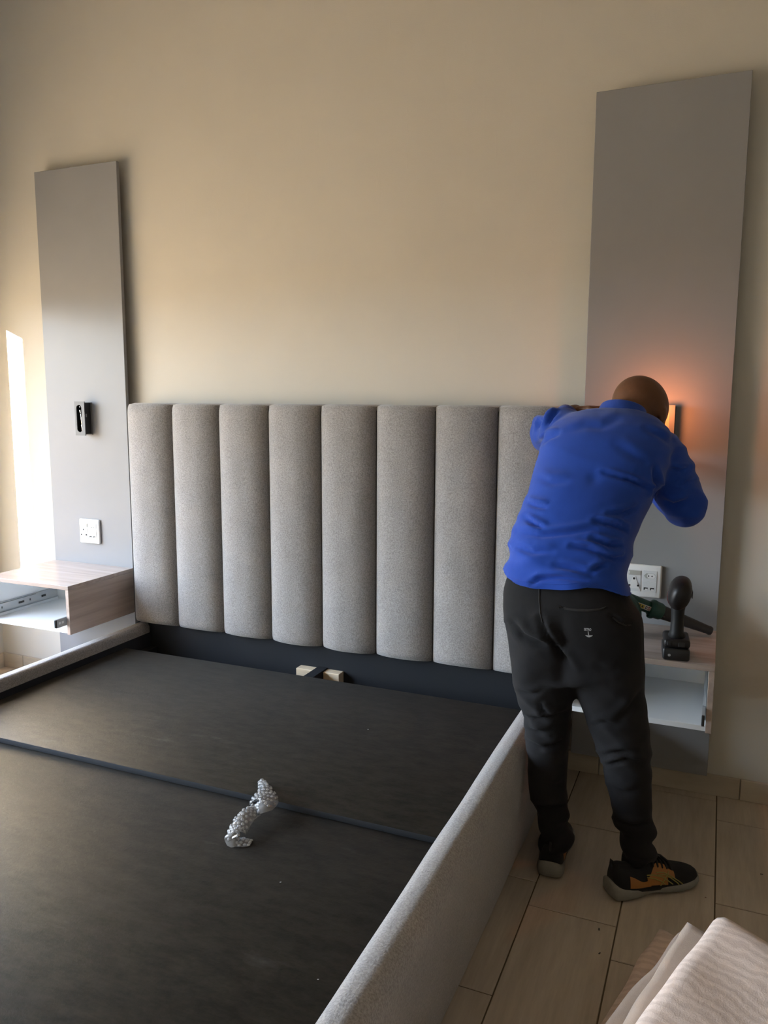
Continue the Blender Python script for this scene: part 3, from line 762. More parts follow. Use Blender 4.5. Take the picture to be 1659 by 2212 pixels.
# ------------------------------------------------------------------ person
def person():
    t = thing('person', 'person in blue shirt and black trousers bending at the right panel, seen from behind', 'person', (-.30, -.68, 0))
    X = Vector((1, 0, 0))
    def sec(px0, px1, py, y, ry, p=2.2, tilt=None, n=30, lift=0.0):
        a, c = on(px0, py, 1, y), on(px1, py, 1, y)
        m = (a+c)/2; ax_ = (c-a)/2
        lat = Vector((ax_.x, ax_.y, 0)); bdir = Vector((0, 1, 0)) if tilt is None else tilt
        return ell(Vector((m.x, y, m.z+lift)), Vector((ax_.x, 0, ax_.z)), bdir*ry, n, p)
    def pix(p):
        d = p-CAM; z = d.dot(FWD); return W/2+F_PX*d.dot(RGT)/z, H/2-F_PX*d.dot(UPV)/z
    def creases(bm, folds):
        """cloth creases : a groove with a raised lip along lines measured on the photo, pressed into the side that faces back"""
        bm.normal_update()
        for v in bm.verts:
            if v.normal.dot(CAM-v.co) <= 0: continue
            x, y = pix(v.co); d = 0
            for line, w, a in folds:
                xs_ = [q[0] for q in line]; ys_ = [q[1] for q in line]
                if x < min(xs_)-4*w or x > max(xs_)+4*w or y < min(ys_)-4*w or y > max(ys_)+4*w: continue
                best = 1e9; tb = 0; L_ = len(line)-1
                for i in range(L_):
                    ax, ay = line[i]; bx, by = line[i+1]; ux, uy = bx-ax, by-ay
                    tt = max(0, min(1, ((x-ax)*ux+(y-ay)*uy)/(ux*ux+uy*uy)))
                    qx, qy = x-ax-ux*tt, y-ay-uy*tt; dd = math.hypot(qx, qy)
                    if dd < abs(best): best = dd*(1 if qy > 0 else -1); tb = (i+tt)/L_
                e = math.sin(PI*min(1, max(.03, tb)))**.5
                d += 1.35*a*e*(-math.exp(-(best/w)**2) + .85*math.exp(-((best+1.9*w)/(1.2*w))**2) + .25*math.exp(-((best-1.9*w)/(1.3*w))**2))
            v.co += v.normal*d
        bm.normal_update()
    # ---------------- trousers
    b = bmesh.new()
    LEGL = [  # row, left px, right px, y, half depth
        (1838, 1169, 1234, -.655, .042), (1818, 1167, 1237, -.655, .046), (1796, 1168, 1235, -.652, .050), (1776, 1170, 1224, -.650, .050), (1752, 1161, 1230, -.648, .056), (1735, 1156, 1227, -.648, .054), (1714, 1147, 1223, -.648, .056),
        (1689, 1142, 1224, -.648, .060), (1640, 1141, 1225, -.65, .062), (1600, 1138, 1228, -.655, .066), (1567, 1138, 1231, -.66, .070), (1535, 1131, 1233, -.67, .074), (1500, 1120, 1240, -.68, .080), (1464, 1112, 1252, -.69, .090), (1430, 1108, 1268, -.70, .098), (1390, 1104, 1275, -.705, .100)]
    LEGR = [
        (1862, 1346, 1418, -.655, .044), (1842, 1344, 1414, -.655, .048), (1825, 1344, 1413, -.655, .050), (1806, 1342, 1416, -.655, .054), (1790, 1338, 1418, -.655, .054), (1766, 1325, 1410, -.655, .056), (1733, 1322, 1407, -.655, .060),
        (1690, 1309, 1408, -.658, .062), (1650, 1302, 1408, -.66, .066), (1607, 1289, 1406, -.665, .070), (1556, 1271, 1399, -.67, .076), (1512, 1255, 1396, -.68, .082), (1475, 1242, 1393, -.69, .088), (1430, 1226, 1391, -.70, .094), (1390, 1214, 1388, -.705, .100)]
    for LG in (LEGL, LEGR):
        ring_loft(b, [sec(l, r, py, y, d) for py, l, r, y, d in LG])
    HIP = [(1462, 1116, 1388, -.70, .088), (1446, 1110, 1390, -.70, .098), (1430, 1107, 1391, -.70, .098), (1390, 1103, 1391, -.702, .112), (1350, 1098, 1390, -.702, .122), (1332, 1094, 1384, -.702, .123), (1310, 1091, 1368, -.70, .124), (1270, 1091, 1350, -.69, .116), (1235, 1100, 1338, -.675, .104)]
    ring_loft(b, [sec(l, r, py, y, d, 2.5) for py, l, r, y, d in HIP])
    bm = remeshed(b, .008, 4)
    kneeL, kneeR = on(1185, 1560, 1, -.66), on(1345, 1600, 1, -.66)
    ctr = on(1238, 1400, 1, -.7)
    for v in bm.verts:
        p = v.co; z = p.z; d = 0
        leg = kneeL if p.x < -.34+(.30-min(z, .30))*-.0 and p.x < -.33 else kneeR
        kn = math.exp(-((z-leg.z)/.12)**2)
        rid = 1-abs(noise.noise(Vector((p.x*6+leg.x*9, p.y*6, z*17+p.x*12))))*2
        d += .0060*kn*(rid-.35)
        ank = smoothstep(.28, .12, z)
        d += .0065*ank*math.sin(z*95+6*noise.noise(Vector((p.x*9, p.y*9, z*4)))+leg.x*20)
        # folds fanning out below the seat and at the crotch
        cr = math.exp(-((z-.60)/.10)**2)
        rid2 = 1-abs(noise.noise(Vector((p.x*5+3, p.y*5, (z+abs(p.x-ctr.x)*.55)*15))))*2
        d += .0045*cr*(rid2-.4)
        # cleft between the seat halves
        if p.y < -.72 and .60 < z < .83:
            d -= .012*math.exp(-((p.x-(ctr.x-.012))/.016)**2)*smoothstep(.83, .70, z)
            d -= .006*math.exp(-((p.x-(ctr.x-.012))/.05)**2)*smoothstep(.80, .68, z)
        d += .002*noise.noise(p*14)
        v.co = p + v.normal*d
    creases(bm, [
        ([(1108, 1345), (1130, 1374), (1165, 1390), (1200, 1398)], 7, .010), ([(1167, 1335), (1178, 1365), (1200, 1396), (1222, 1425)], 6, .009),
        ([(1182, 1376), (1211, 1405), (1241, 1457)], 6, .004), ([(1137, 1550), (1179, 1553), (1229, 1537)], 5, .007), ([(1139, 1575), (1162, 1582), (1192, 1579)], 5, .006),
        ([(1139, 1602), (1166, 1616), (1200, 1610), (1218, 1600)], 6, .008), ([(1166, 1518), (1173, 1536), (1190, 1545)], 5, .006), ([(1125, 1495), (1150, 1500), (1172, 1492)], 5, .005),
        ([(1278, 1567), (1305, 1560), (1335, 1572)], 6, .005), ([(1296, 1633), (1344, 1624), (1384, 1632)], 6, .007), ([(1303, 1655), (1350, 1640), (1392, 1648)], 5, .007),
        ([(1290, 1440), (1310, 1452), (1335, 1450)], 7, .003), ([(1330, 1560), (1362, 1530), (1388, 1490)], 8, .005), ([(1150, 1740), (1185, 1748), (1225, 1738)], 6, .007), ([(1330, 1775), (1370, 1786), (1410, 1776)], 6, .008),
        ([(1318, 1330), (1340, 1348), (1372, 1352)], 5, .006), ([(1175, 1690), (1200, 1700), (1218, 1690)], 6, .005), ([(1320, 1700), (1350, 1712), (1390, 1706)], 7, .005)])
    tv = BVHTree.FromBMesh(bm)
    trousers = obj('trousers', bm, M_TROUSER, t, smooth=True)
    def proj_strip(bvh, line, halfw, lift, direction=None):
        """ribbon laid on a garment: pixels measured on the photo, dropped along the view ray onto the surface"""
        bb_ = bmesh.new(); rows = []
        for (px, py) in line:
            d = (FWD + (px-W/2)/F_PX*RGT - (py-H/2)/F_PX*UPV).normalized()
            h = bvh.ray_cast(CAM, d)
            if h[0] is None: continue
            rows.append((h[0], h[1]))
        for i, (q, nn) in enumerate(rows):
            a = rows[max(0, i-1)][0]; c = rows[min(len(rows)-1, i+1)][0]
            tg = (c-a).normalized(); sd = nn.cross(tg).normalized()
            rows[i] = [q+sd*halfw+nn*.0002, q+sd*halfw*.5+nn*lift, q-sd*halfw*.5+nn*lift, q-sd*halfw+nn*.0002] if True else None
            rows[i] = [Vector(x) for x in rows[i]]
        ring_loft(bb_, rows, cap=False, closed=False); bmesh.ops.recalc_face_normals(bb_, faces=bb_.faces[:]); return bb_
    def dense(line, k=8):
        out = []
        for (x0, y0), (x1, y1) in zip(line, line[1:]):
            for s in range(k): out.append((x0+(x1-x0)*s/k, y0+(y1-y0)*s/k))
        out.append(line[-1]); return out
    obj('back_pocket_welt', proj_strip(tv, dense([(1208, 1311), (1222, 1315), (1245, 1318), (1270, 1319), (1292, 1317), (1309, 1312)]), .0042, .0030), M_SEAM, trousers, smooth=True)
    obj('centre_seam', proj_strip(tv, dense([(1165, 1272), (1165, 1300), (1167, 1325), (1172, 1345)]), .0018, .0018), M_SEAM, trousers, smooth=True)
    obj('side_pocket_edge', proj_strip(tv, dense([(1322, 1333), (1335, 1343), (1350, 1351), (1362, 1350)]), .0030, .0035), M_SEAM, trousers, smooth=True)
    # small printed emblem : word, upright, chevron bar
    cu = bpy.data.curves.new('emblem_text', 'FONT'); cu.body = 'SETRO'; cu.size = 1.0; cu.align_x = 'CENTER'; cu.align_y = 'CENTER'; cu.offset = .03
    to = bpy.data.objects.new('tmp_text', cu); COL.objects.link(to); dg = bpy.context.evaluated_depsgraph_get(); dg.update()
    me = bpy.data.meshes.new_from_object(to.evaluated_get(dg)); eb = bmesh.new(); eb.from_mesh(me); bpy.data.objects.remove(to); bpy.data.meshes.remove(me)
    wx = max(v.co.x for v in eb.verts)-min(v.co.x for v in eb.verts)
    for v in eb.verts: v.co = Vector((1269.5+v.co.x*15.5/wx, 1359.8-v.co.y*5.2/.72+(v.co.x*15.5/wx)*.05, 0))
    def quad(pts): eb.faces.new([eb.verts.new((x, y, 0)) for x, y in pts])
    quad([(1269.8, 1363.5), (1271.2, 1363.5), (1272.4, 1371.5), (1270.6, 1371.5)])
    quad([(1264.2, 1372), (1280.5, 1372), (1279, 1374), (1266, 1373.6)]); quad([(1266, 1373.6), (1279, 1374), (1272.6, 1376.4), (1270.5, 1376)])
    for v in eb.verts:
        d = (FWD + (v.co.x-W/2)/F_PX*RGT - (v.co.y-H/2)/F_PX*UPV).normalized(); h = tv.ray_cast(CAM, d)
        v.co = h[0]+h[1]*.0012 if h[0] is not None else CAM+d*2.1
    obj('printed_emblem', eb, M_PRINT, trousers, label='small pale printed emblem')
    # ---------------- shirt
    b = bmesh.new()
    TOR = [  # row, left, right, y, half depth, tilt angle
        (1345, 1093, 1380, -.690, .130, 4), (1300, 1086, 1368, -.688, .132, 6), (1266, 1083, 1362, -.682, .131, 10), (1240, 1088, 1356, -.675, .127, 14), (1205, 1098, 1360, -.662, .124, 20), (1165, 1107, 1370, -.640, .122, 24), (1120, 1124, 1388, -.612, .122, 28), (1080, 1139, 1408, -.585, .122, 30),
        (1035, 1152, 1432, -.552, .122, 32), (1000, 1162, 1448, -.525, .120, 34), (968, 1172, 1456, -.497, .114, 38), (945, 1184, 1450, -.470, .100, 42), (926, 1205, 1432, -.445, .080, 46), (912, 1250, 1405, -.425, .055, 50)]
    def tl(a): a = math.radians(a); return Vector((0, math.cos(a), -math.sin(a)))
    ring_loft(b, [sec(l, r, py, y, d, 2.35, tl(a), 36) for py, l, r, y, d, a in TOR])
    # right arm : shoulder -> elbow -> hand at the lamp
    shR = on(1424, 984, 1, -.455); elR = on(1480, 1092, 1, -.40); haR = Vector((-.207, -.222, 1.068))
    shL = on(1212, 925, 1, -.44); elL = on(1181, 940, 1, -.275); haL = Vector((-.462, -.165, 1.288))
    wrR = elR.lerp(haR, .74)
    tube(b, [shR+Vector((-.05, -.01, .01)), shR, shR.lerp(elR, .35), shR.lerp(elR, .7), elR], [.070, .074, .070, .066, .060], 22)
    tube(b, [elR, elR.lerp(wrR, .3), elR.lerp(wrR, .7), wrR], [.060, .056, .048, .042], 22)
    wrL = elL.lerp(haL, .70)
    tube(b, [shL+Vector((.05, -.02, -.02)), shL, shL.lerp(elL, .5), elL], [.064, .062, .056, .054], 22)
    tube(b, [elL, elL.lerp(wrL, .5), wrL], [.054, .050, .043], 22)
    # collar band
    bm = remeshed(b, .0068, 5)
    for v in bm.verts:
        p = v.co; z = p.z
        low = smoothstep(1.00, .90, z)
        w1 = 1-abs(noise.noise(Vector((p.x*3.2, p.y*4, (z+.28*p.x)*15))))*2
        w2 = 1-abs(noise.noise(Vector((p.x*5+7, p.y*4+3, (z-.35*p.x)*12))))*2
        d = (.0030+.0075*low)*(w1-.45) + (.0015+.0045*low)*(w2-.5)
        d += .004*smoothstep(.90, .85, z)*math.sin(p.x*48+p.y*25)
        # drape lines by the sleeves
        arm = smoothstep(-.19, -.13, p.x)
        d += .0065*arm*(1-abs(noise.noise(Vector((p.x*8, p.y*8, z*20))))*2-.4)
        al = smoothstep(-.47, -.52, p.x)*smoothstep(1.16, 1.2, z)
        d += .007*al*(1-abs(noise.noise(Vector((p.x*24, p.y*8, z*12+5))))*2-.4)
        # a soft drag line from the shoulder blade to the right armpit
        a0, a1 = on(1290, 1028, 1, -.62), on(1412, 1070, 1, -.56)
        dd = (a1-a0); tt = max(0, min(1, (p-a0).dot(dd)/dd.length_squared)); dist = (p-(a0+dd*tt))
        dist.y = 0
        d -= .005*math.exp(-(dist.length/.014)**2)*(1 if p.y < -.45 else 0)
        v.co = p+v.normal*d
    creases(bm, [
        ([(1285, 1125), (1329, 1134), (1358, 1147)], 5, .010), ([(1234, 1180), (1270, 1184), (1307, 1197)], 5, .010), ([(1278, 1163), (1314, 1176), (1346, 1180)], 5, .009),
        ([(1276, 1234), (1292, 1226), (1310, 1219)], 5, .008), ([(1149, 1259), (1168, 1249), (1215, 1247), (1272, 1255)], 5, .008), ([(1134, 1119), (1153, 1131), (1178, 1143)], 5, .010),
        ([(1138, 1085), (1158, 1092), (1182, 1096)], 5, .008), ([(1118, 1149), (1170, 1156), (1235, 1150), (1290, 1140)], 6, .007), ([(1302, 1020), (1362, 1037), (1412, 1060)], 4, .008),
        ([(1228, 930), (1265, 920), (1300, 922), (1342, 904)], 8, .0035), ([(1168, 958), (1185, 944), (1210, 935)], 5, .008), ([(1160, 925), (1166, 912), (1176, 903)], 4, .010), ([(1182, 918), (1192, 900), (1206, 886)], 4, .010),
        ([(1110, 1180), (1150, 1192), (1200, 1192)], 6, .006), ([(1315, 1110), (1345, 1108), (1380, 1095)], 5, .007), ([(1300, 1200), (1330, 1208), (1352, 1203)], 5, .008), ([(1200, 1222), (1240, 1228), (1285, 1243)], 6, .006),
        ([(1490, 1010), (1470, 1018), (1450, 1012)], 4, .007), ([(1500, 1035), (1478, 1045), (1455, 1040)], 4, .007), ([(1430, 1080), (1455, 1092), (1490, 1080)], 6, .007), ([(1412, 1010), (1418, 1045), (1412, 1078)], 5, .009),
        ([(1395, 925), (1425, 940), (1455, 962)], 6, .004), ([(1160, 1030), (1190, 1042), (1230, 1040)], 7, .004), ([(1330, 960), (1370, 985), (1400, 1000)], 9, .003)])
    # hem : cut along the line seen in the photo, dipping on the right
    HEM = [(on(px, py, 1, -.79).x, on(px, py, 1, -.79).z) for px, py in ((1070, 1240), (1090, 1252), (1120, 1262), (1160, 1268), (1215, 1270), (1270, 1266), (1300, 1273), (1325, 1284), (1350, 1296), (1372, 1302))]
    zh = lambda p: interp(HEM, p.x)
    kill = [v for v in bm.verts if v.co.z < zh(v.co)-.0045 and v.co.z < .93]
    bmesh.ops.delete(bm, geom=kill, context='VERTS')
    for e_ in bm.edges:
        if e_.is_boundary:
            for v in e_.verts: v.co.z = zh(v.co)-.0008
    bm.normal_update()
    sv = BVHTree.FromBMesh(bm)
    shirt = obj('shirt', bm, M_SHIRT, t, smooth=True)
    obj('hem_stitching', proj_strip(sv, dense([(1098, 1247), (1120, 1254), (1160, 1260), (1215, 1262), (1270, 1258), (1300, 1265), (1325, 1276), (1346, 1286)], 8), .0014, .0012), M_SHIRT, shirt, smooth=True)
    # collar : standing band folded over round the neck
    nk = on(1345, 892, 1, -.425)
    b = bmesh.new(); up_n = Vector((.10, .42, .90)).normalized(); la = Vector((1, 0, -.13)); la = (la-up_n*la.dot(up_n)).normalized(); fb = up_n.cross(la)
    rings = []
    for h, ra, rb in ((-.034, .082, .078), (-.008, .069, .068), (.010, .064, .064), (.013, .062, .062), (.010, .059, .059), (-.02, .058, .058), (-.034, .060, .060)):
        rings.append(ell(nk+up_n*h, la*ra, fb*rb, 30))
    ring_loft(b, rings, cap=False); bmesh.ops.recalc_face_normals(b, faces=b.faces[:]); obj('collar', b, M_SHIRT, shirt, smooth=True)
    cuff = bmesh.new(); tube(cuff, [wrR-(haR-elR).normalized()*.012, wrR+(haR-elR).normalized()*.02], [.045, .043], 20, round_ends=False); obj('cuff', cuff, M_SHIRT, shirt, smooth=True)
    cuff = bmesh.new(); tube(cuff, [wrL-(haL-elL).normalized()*.012, wrL+(haL-elL).normalized()*.016], [.045, .043], 20, round_ends=False); obj('cuff', cuff, M_SHIRT, shirt, smooth=True)
    # ---------------- body : head, neck, torso, arms, hands and legs as one skin
    b = bmesh.new()
    hc = on(1383, 893, 1, -.345)
    fdir = Vector((.34, .70, -.62)).normalized()             # where the face looks : down at the lamp
    hup = Vector((.10, .55, .83)); hup = (hup-fdir*hup.dot(fdir)).normalized(); hlat = fdir.cross(hup).normalized()
    Rh = Matrix((hlat, fdir, hup)).transposed().to_4x4()
    def hp(x, y, z): return hc + hlat*x + fdir*y + hup*z
    ball(b, hp(0, -.012, .018), (.0775, .094, .084), Rh, 4)       # cranium
    ball(b, hp(0, .034, -.030), (.062, .062, .078), Rh, 3)        # face
    ball(b, hp(0, .052, -.086), (.036, .032, .026), Rh, 3)        # chin
    ball(b, hp(0, .096, -.030), (.013, .020, .020), Rh, 2)        # nose
    ball(b, hp(0, .082, .010), (.050, .014, .010), Rh, 2)         # brow
    ball(b, hp(0, .088, -.062), (.022, .009, .006), Rh, 2); ball(b, hp(0, .086, -.070), (.020, .009, .006), Rh, 2)    # lips
    for s in (-1, 1):
        ball(b, hp(s*.077, -.006, -.022), (.008, .018, .030), Rh, 2)     # ears
        ball(b, hp(s*.030, .078, -.008), (.013, .010, .010), Rh, 2)      # eyelids
        ball(b, hp(s*.044, .062, -.036), (.020, .018, .018), Rh, 2)      # cheeks
    sp = on(1318, 945, 1, -.455)
    tube(b, [sp, nk+Vector((0, 0, -.01)), hp(-.0, -.040, -.050), hp(0, -.02, -.02)], [.062, .056, .056, .054], 20)
    TB = [(1240, 1106, 1345, -.672, .105, 14), (1160, 1122, 1358, -.638, .104, 24), (1080, 1152, 1394, -.585, .104, 30), (1000, 1180, 1430, -.523, .100, 34), (950, 1206, 1430, -.475, .076, 42)]
    ring_loft(b, [sec(l, r, py, y, d, 2.2, tl(a), 24) for py, l, r, y, d, a in TB])
    ring_loft(b, [sec(l+20, r-20, py, y, d-.034, 2.2, None, 24) for py, l, r, y, d in HIP[4:]])
    for LG in (LEGL, LEGR): ring_loft(b, [sec(l+30, r-30, py, y, d-.036, 2.0, None, 20) for py, l, r, y, d in LG[2:]])
    tube(b, [shR, elR, wrR, haR], [.050, .042, .030, .026], 16)
    tube(b, [shL, elL, wrL, haL], [.046, .040, .030, .026], 16)
    def hand(h, ddir, palm_n, tips, thumb):
        ddir = ddir.normalized(); sidev = ddir.cross(palm_n).normalized(); pn = sidev.cross(ddir).normalized()
        M = Matrix((sidev, ddir, pn)).transposed().to_4x4()
        pc = h+ddir*.045
        ball(b, pc, (.040, .050, .016), M, 3)
        for i, (ln, k) in enumerate(tips):
            off = (-.030+.020*i); root = pc+sidev*off+ddir*.036
            p1 = root+ddir*ln*.42-pn*(.006); p2 = p1+(ddir*.75-pn*k).normalized()*ln*.34; p3 = p2+(ddir*.35-pn*(k+.25)).normalized()*ln*.28
            tube(b, [root-ddir*.01, root, p1, p2, p3], [.0095, .0095, .0088, .0082, .0074], 10)
        r0 = pc+sidev*thumb*.034-ddir*.022
        tube(b, [r0-ddir*.01, r0, r0+(sidev*thumb*.8+ddir*.6).normalized()*.036-pn*.006, r0+(sidev*thumb*.45+ddir*.9-pn*.25).normalized()*.066], [.012, .0118, .0105, .0088], 10)
    hand(haR, (Vector((-.192, -.100, 1.155))-haR), Vector((-.1, -1, .25)), ((.066, .5), (.074, .45), (.070, .5), (.056, .6)), -1)
    hand(haL, Vector((.35, .08, .02)), Vector((0, .25, 1)), ((.066, .35), (.074, .3), (.070, .35), (.056, .45)), 1)
    bm = remeshed(b, .0055, 3)
    obj('body', bm, M_SKIN, t, smooth=True, label='uncovered head and hands')
    # ---------------- shoes
    def shoe(heel, toe, label):
        d = Vector((toe.x-heel.x, toe.y-heel.y, 0)); Ls = d.length; d.normalize(); lat = Vector((d.y, -d.x, 0))   # lat = right-hand side of the shoe
        def w(x, y, z): return Vector((heel.x, heel.y, 0)) + d*x*Ls + lat*y + Vector((0, 0, z))
        # station: x, half width sole, bottom z, sole top z
        SOL = [(.000, .016, .022, .050), (.012, .027, .012, .056), (.05, .034, .003, .050), (.12, .037, .0, .042), (.25, .037, .0, .036), (.38, .034, .004, .032), (.46, .035, .006, .031), (.58, .042, .002, .030), (.72, .046, .0, .028), (.84, .044, .002, .028), (.92, .037, .006, .029), (.97, .026, .011, .030), (1.0, .010, .018, .029)]
        bs = bmesh.new()
        ring_loft(bs, [ell(w(x, -.004*math.sin(x*PI), (z0+z1)/2), lat*hw, Vector((0, 0, (z1-z0)/2)), 28, 3.4) for x, hw, z0, z1 in SOL])
        for v in bs.verts:
            rel = (v.co-Vector((heel.x, heel.y, 0))); xx = rel.dot(d)/Ls
            v.co += lat*math.copysign(.0016*math.sin(xx*26+v.co.z*120), rel.dot(lat))
            v.co.z = max(v.co.z, 0.0004)
        # upper : x, half width, top z
        UPP = [(.035, .020, .092), (.06, .028, .100), (.12, .033, .098), (.20, .035, .090), (.30, .036, .086), (.36, .036, .094), (.42, .037, .097), (.50, .039, .090), (.60, .041, .078), (.72, .042, .064), (.82, .040, .056), (.90, .035, .049), (.96, .025, .042), (.985, .012, .036)]
        def up_surf(x, th):
            hw = interp([(a, c) for a, c, _ in UPP], x); zt = interp([(a, c) for a, _, c in UPP], x)
            z0 = interp([(a, c) for a, _, _, c in SOL], x)-.012
            ct, st = math.cos(th), math.sin(th)
            return w(x, -.004*math.sin(x*PI)+hw*math.copysign(abs(ct)**(2/2.5), ct), z0+(zt-z0)*abs(st)**(2/2.5))
        bu = bmesh.new(); rings = []
        dn = [UPP[0][0]+(UPP[-1][0]-UPP[0][0])*i/36 for i in range(37)]
        for x in dn:
            r = [up_surf(x, PI*i/22) for i in range(23)]
            z0 = interp([(a, c) for a, _, _, c in SOL], x)-.014
            r += [w(x, -.004*math.sin(x*PI)-.3*.03, z0), w(x, -.004*math.sin(x*PI)+.3*.03, z0)]
            rings.append(r)
        ring_loft(bu, rings); bmesh.ops.recalc_face_normals(bu, faces=bu.faces[:])
        s = obj('shoe', bu, M_SHOE, t, smooth=True, label=label)
        obj('sole', bs, M_SOLE, s, smooth=True, label='grey rubber sole')
        bl = bmesh.new(); tube(bl, [w(.035, 0, .085), w(.02, 0, .100), w(.022, 0, .112), w(.04, 0, .104)], .0035, 8); obj('heel_loop', bl, M_LACE, s, smooth=True)
        def overlay(x0, x1, f0, f1, lift, nx=10, nt_=5, sd=0):
            bo = bmesh.new(); rows = []
            for i in range(nx+1):
                x = x0+(x1-x0)*i/nx; a, c = f0(x), f1(x); row = []
                for j in range(nt_+1):
                    th = a+(c-a)*j/nt_
                    th = th if sd == 0 else PI-th
                    p_ = up_surf(x, th); nrm = (lat*(math.cos(th))+Vector((0, 0, 1))*math.sin(th)); row.append(p_+nrm*lift)
                rows.append(row)
            ring_loft(bo, rows, cap=False, closed=False); return bo
        for sd in (0, 1):
            ov = bmesh.new()
            merge(ov, overlay(.17, .40, lambda x: .12, lambda x: .62-.30*smoothstep(.17, .34, x), .0016, sd=sd))
            merge(ov, overlay(.36, .58, lambda x: .14, lambda x: .42+.75*smoothstep(.36, .50, x), .0016, sd=sd))
            merge(ov, overlay(.50, .66, lambda x: .45, lambda x: 1.15-.3*smoothstep(.5, .66, x), .0018, sd=sd))
            obj('orange_overlay', ov, M_ORANGE, s, smooth=True, label='orange side overlay')
            yl = bmesh.new()
            for pts in ([(.36, .55), (.44, .50), (.52, .45), (.58, .30), (.64, .13)], [(.36, .45), (.44, .36), (.50, .28), (.56, .13)], [(.46, .62), (.54, .66), (.62, .52), (.70, .30), (.745, .12)], [(.47, .52), (.55, .56), (.61, .44), (.68, .22), (.70, .12)], [(.50, .13), (.54, .34), (.58, .60), (.60, .80)]):
                path = []
                for (xa, ta), (xb, tb) in zip(pts, pts[1:]):
                    for q in range(5): f = q/5; th = ta+(tb-ta)*f; th = th if sd == 0 else PI-th; path.append(up_surf(xa+(xb-xa)*f, th)+(lat*math.cos(th)+Vector((0, 0, math.sin(th))))*.0018)
                tube(yl, path, .0017, 6)
            obj('stripe_lines', yl, M_YELLOW, s, smooth=True, label='olive yellow crossing side lines')
        la_ = bmesh.new()
        for k in range(5):
            x = .44+k*.05
            path = [up_surf(x+.012*math.sin(q/10*PI), PI*.28+(PI*.44)*q/10)+Vector((0, 0, .003)) for q in range(11)]
            tube(la_, path, .0028, 6)
        pk = up_surf(.44, PI/2)
        tube(la_, [pk+Vector((0, 0, .004)), pk+d*.014+lat*.004+Vector((0, 0, .012)), pk+d*.034+lat*.010+Vector((0, 0, .004)), pk+d*.052+lat*.012-Vector((0, 0, .012))], .0028, 6)
        tube(la_, [pk+Vector((0, 0, .004)), pk+d*.006-lat*.02+Vector((0, 0, .010)), pk+d*.03-lat*.03-Vector((0, 0, .010))], .0028, 6)
        obj('laces', la_, M_LACE, s, smooth=True)
        tg = bmesh.new(); ring_loft(tg, [[w(.37, -.02, .095), w(.37, .02, .095), w(.38, .02, .100), w(.38, -.02, .100)], [w(.34, -.018, .118), w(.34, .018, .118), w(.352, .018, .121), w(.352, -.018, .121)]]); obj('tongue', tg, M_SHOE, s)
    hR, tR = on(1318, 1948, 2, 0), on(1503, 1903, 2, 0.012)
    shoe(Vector((-.232, -.728, 0)), Vector((-.018, -.545, 0)), 'right running shoe, seen from its outer side')
    shoe(Vector((-.392, -.712, 0)), Vector((-.405, -.434, 0)), 'left running shoe, seen from the heel')
person()

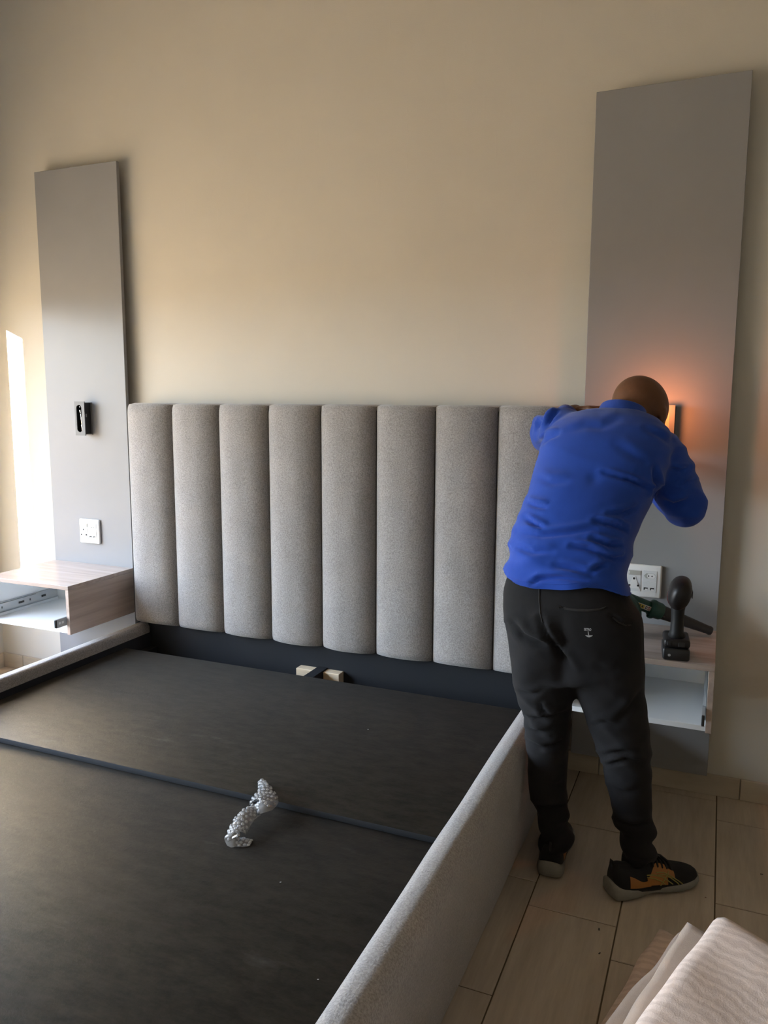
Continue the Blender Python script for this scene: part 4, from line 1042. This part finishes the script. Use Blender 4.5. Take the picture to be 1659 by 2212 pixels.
# ------------------------------------------------------------------ folded quilt in the foreground
def quilt():
    A = on(1545, 1950, 2, .42); B = on(1337, 2212, 2, .42); Cc = on(1659, 2018, 2, .42)
    eL = (B-A); eL.z = 0; eL.normalize(); eR = (Cc-A); eR.z = 0; eR.normalize()
    t = thing('folded_quilt', 'cream quilted bedding folded in a pile on the floor, bottom right corner', 'bedding', (A.x+.2, A.y-.3, 0))
    def slab(name, org, lu, lv, z0, z1, m, rr, seed, dl=None, label=None):
        eU = dl if dl is not None else eL
        b = bmesh.new(); nu, nv = 44, 44; rows = []
        for i in range(nu+1):
            row = []
            for j in range(nv+1):
                u, v = i/nu, j/nv
                du, dv = min(u, 1-u)*lu, min(v, 1-v)*lv
                k = 1.0
                for dd in (du, dv): k *= math.sqrt(max(0, 1-max(0, 1-dd/rr)**2))
                edge = .006*noise.noise(Vector((u*7, v*7, seed)))
                p = org + eU*(u*lu+edge*(1 if 0 < j < nv else 1)) + eR*(v*lv+edge)
                h = (z1-z0)*.5*k
                wv = .006*noise.noise(Vector((u*lu*7, v*lv*7, seed+3)))*k
                row.append((p, h, wv))
            rows.append(row)
        zm = (z0+z1)/2
        top = [[b.verts.new(Vector((p.x, p.y, zm+h+wv))) for p, h, wv in r] for r in rows]
        bot = [[b.verts.new(Vector((p.x, p.y, zm-h))) if 0 < i < nu and 0 < j < nv else top[i][j] for j, (p, h, wv) in enumerate(r)] for i, r in enumerate(rows)]
        for i in range(nu):
            for j in range(nv):
                b.faces.new((top[i][j], top[i+1][j], top[i+1][j+1], top[i][j+1]))
                f = (bot[i][j], bot[i][j+1], bot[i+1][j+1], bot[i+1][j])
                try: b.faces.new(f)
                except ValueError: pass
        bmesh.ops.recalc_face_normals(b, faces=b.faces[:])
        return obj(name, b, m, t, smooth=True, label=label)
    A0 = Vector((A.x, A.y, 0))
    slab('top_fold', A0, .85, .60, .318, .422, M_QUILT, .035, 1.0, label='patterned cream top fold')
    g = lambda px, py, z: Vector((*on(px, py, 2, z)[:2], 0))
    def lay(nm, z0, z1, p0, p1, lu, lv, rr, seed, mm=M_QUILT2):
        zs = z0+(z1-z0)*.6; a, c = g(*p0, zs), g(*p1, zs); slab(nm, a, lu, lv, z0, z1, mm, rr, seed, dl=(c-a).normalized())
    lay('middle_fold', .254, .316, (1476, 1996), (1352, 2194), .74, .60, .018, 5.0)
    lay('middle_fold', .150, .252, (1463, 2030), (1328, 2196), .70, .60, .022, 9.0)
    lay('lower_fold', .0, .148, (1415, 2033), (1316, 2200), .66, .60, .022, 13.0, M_QUILT)
quilt()

# ------------------------------------------------------------------ crumbs
def chip(px, py, z, s, m, name, label, cat):
    p = on(px, py, 2, z); b = bmesh.new()
    M = Matrix.Translation(p) @ Matrix.Rotation(random.uniform(0, 3), 4, 'Z')
    box(b, -s, s, -s*.4, s*.4, .0002, s*.5, s*.1, 1, 0, M)
    setp(obj(name, b, m), label, cat, None)
chip(1294, 2008, 0, .0040, M_LBL_K, 'debris_chip', 'dark chip on the floor tiles, upper of two left of the quilt', 'debris')
chip(1295, 2060, 0, .0036, M_LBL_K, 'debris_chip', 'dark chip on the floor tiles, lower of two left of the quilt', 'debris')
chip(1524, 1939, 0, .0022, M_RED, 'debris_chip', 'tiny reddish crumb on the tiles before the toe of the right shoe', 'debris')
chip(1645, 1889, 0, .0036, M_LBL_K, 'debris_chip', 'dark chip on the tiles at the right edge, beyond the shoe', 'debris')
chip(795, 1576, .2995, .0020, M_PLATE, 'white_crumb', 'white crumb on the head-end black board', 'debris')
chip(606, 1906, .2812, .0018, M_PLATE, 'white_crumb', 'white crumb on the foot-end black board, below the bubble wrap', 'debris')
chip(687, 2116, .2812, .0016, M_PLATE, 'white_crumb', 'white crumb on the foot-end black board, beside the right rail', 'debris')
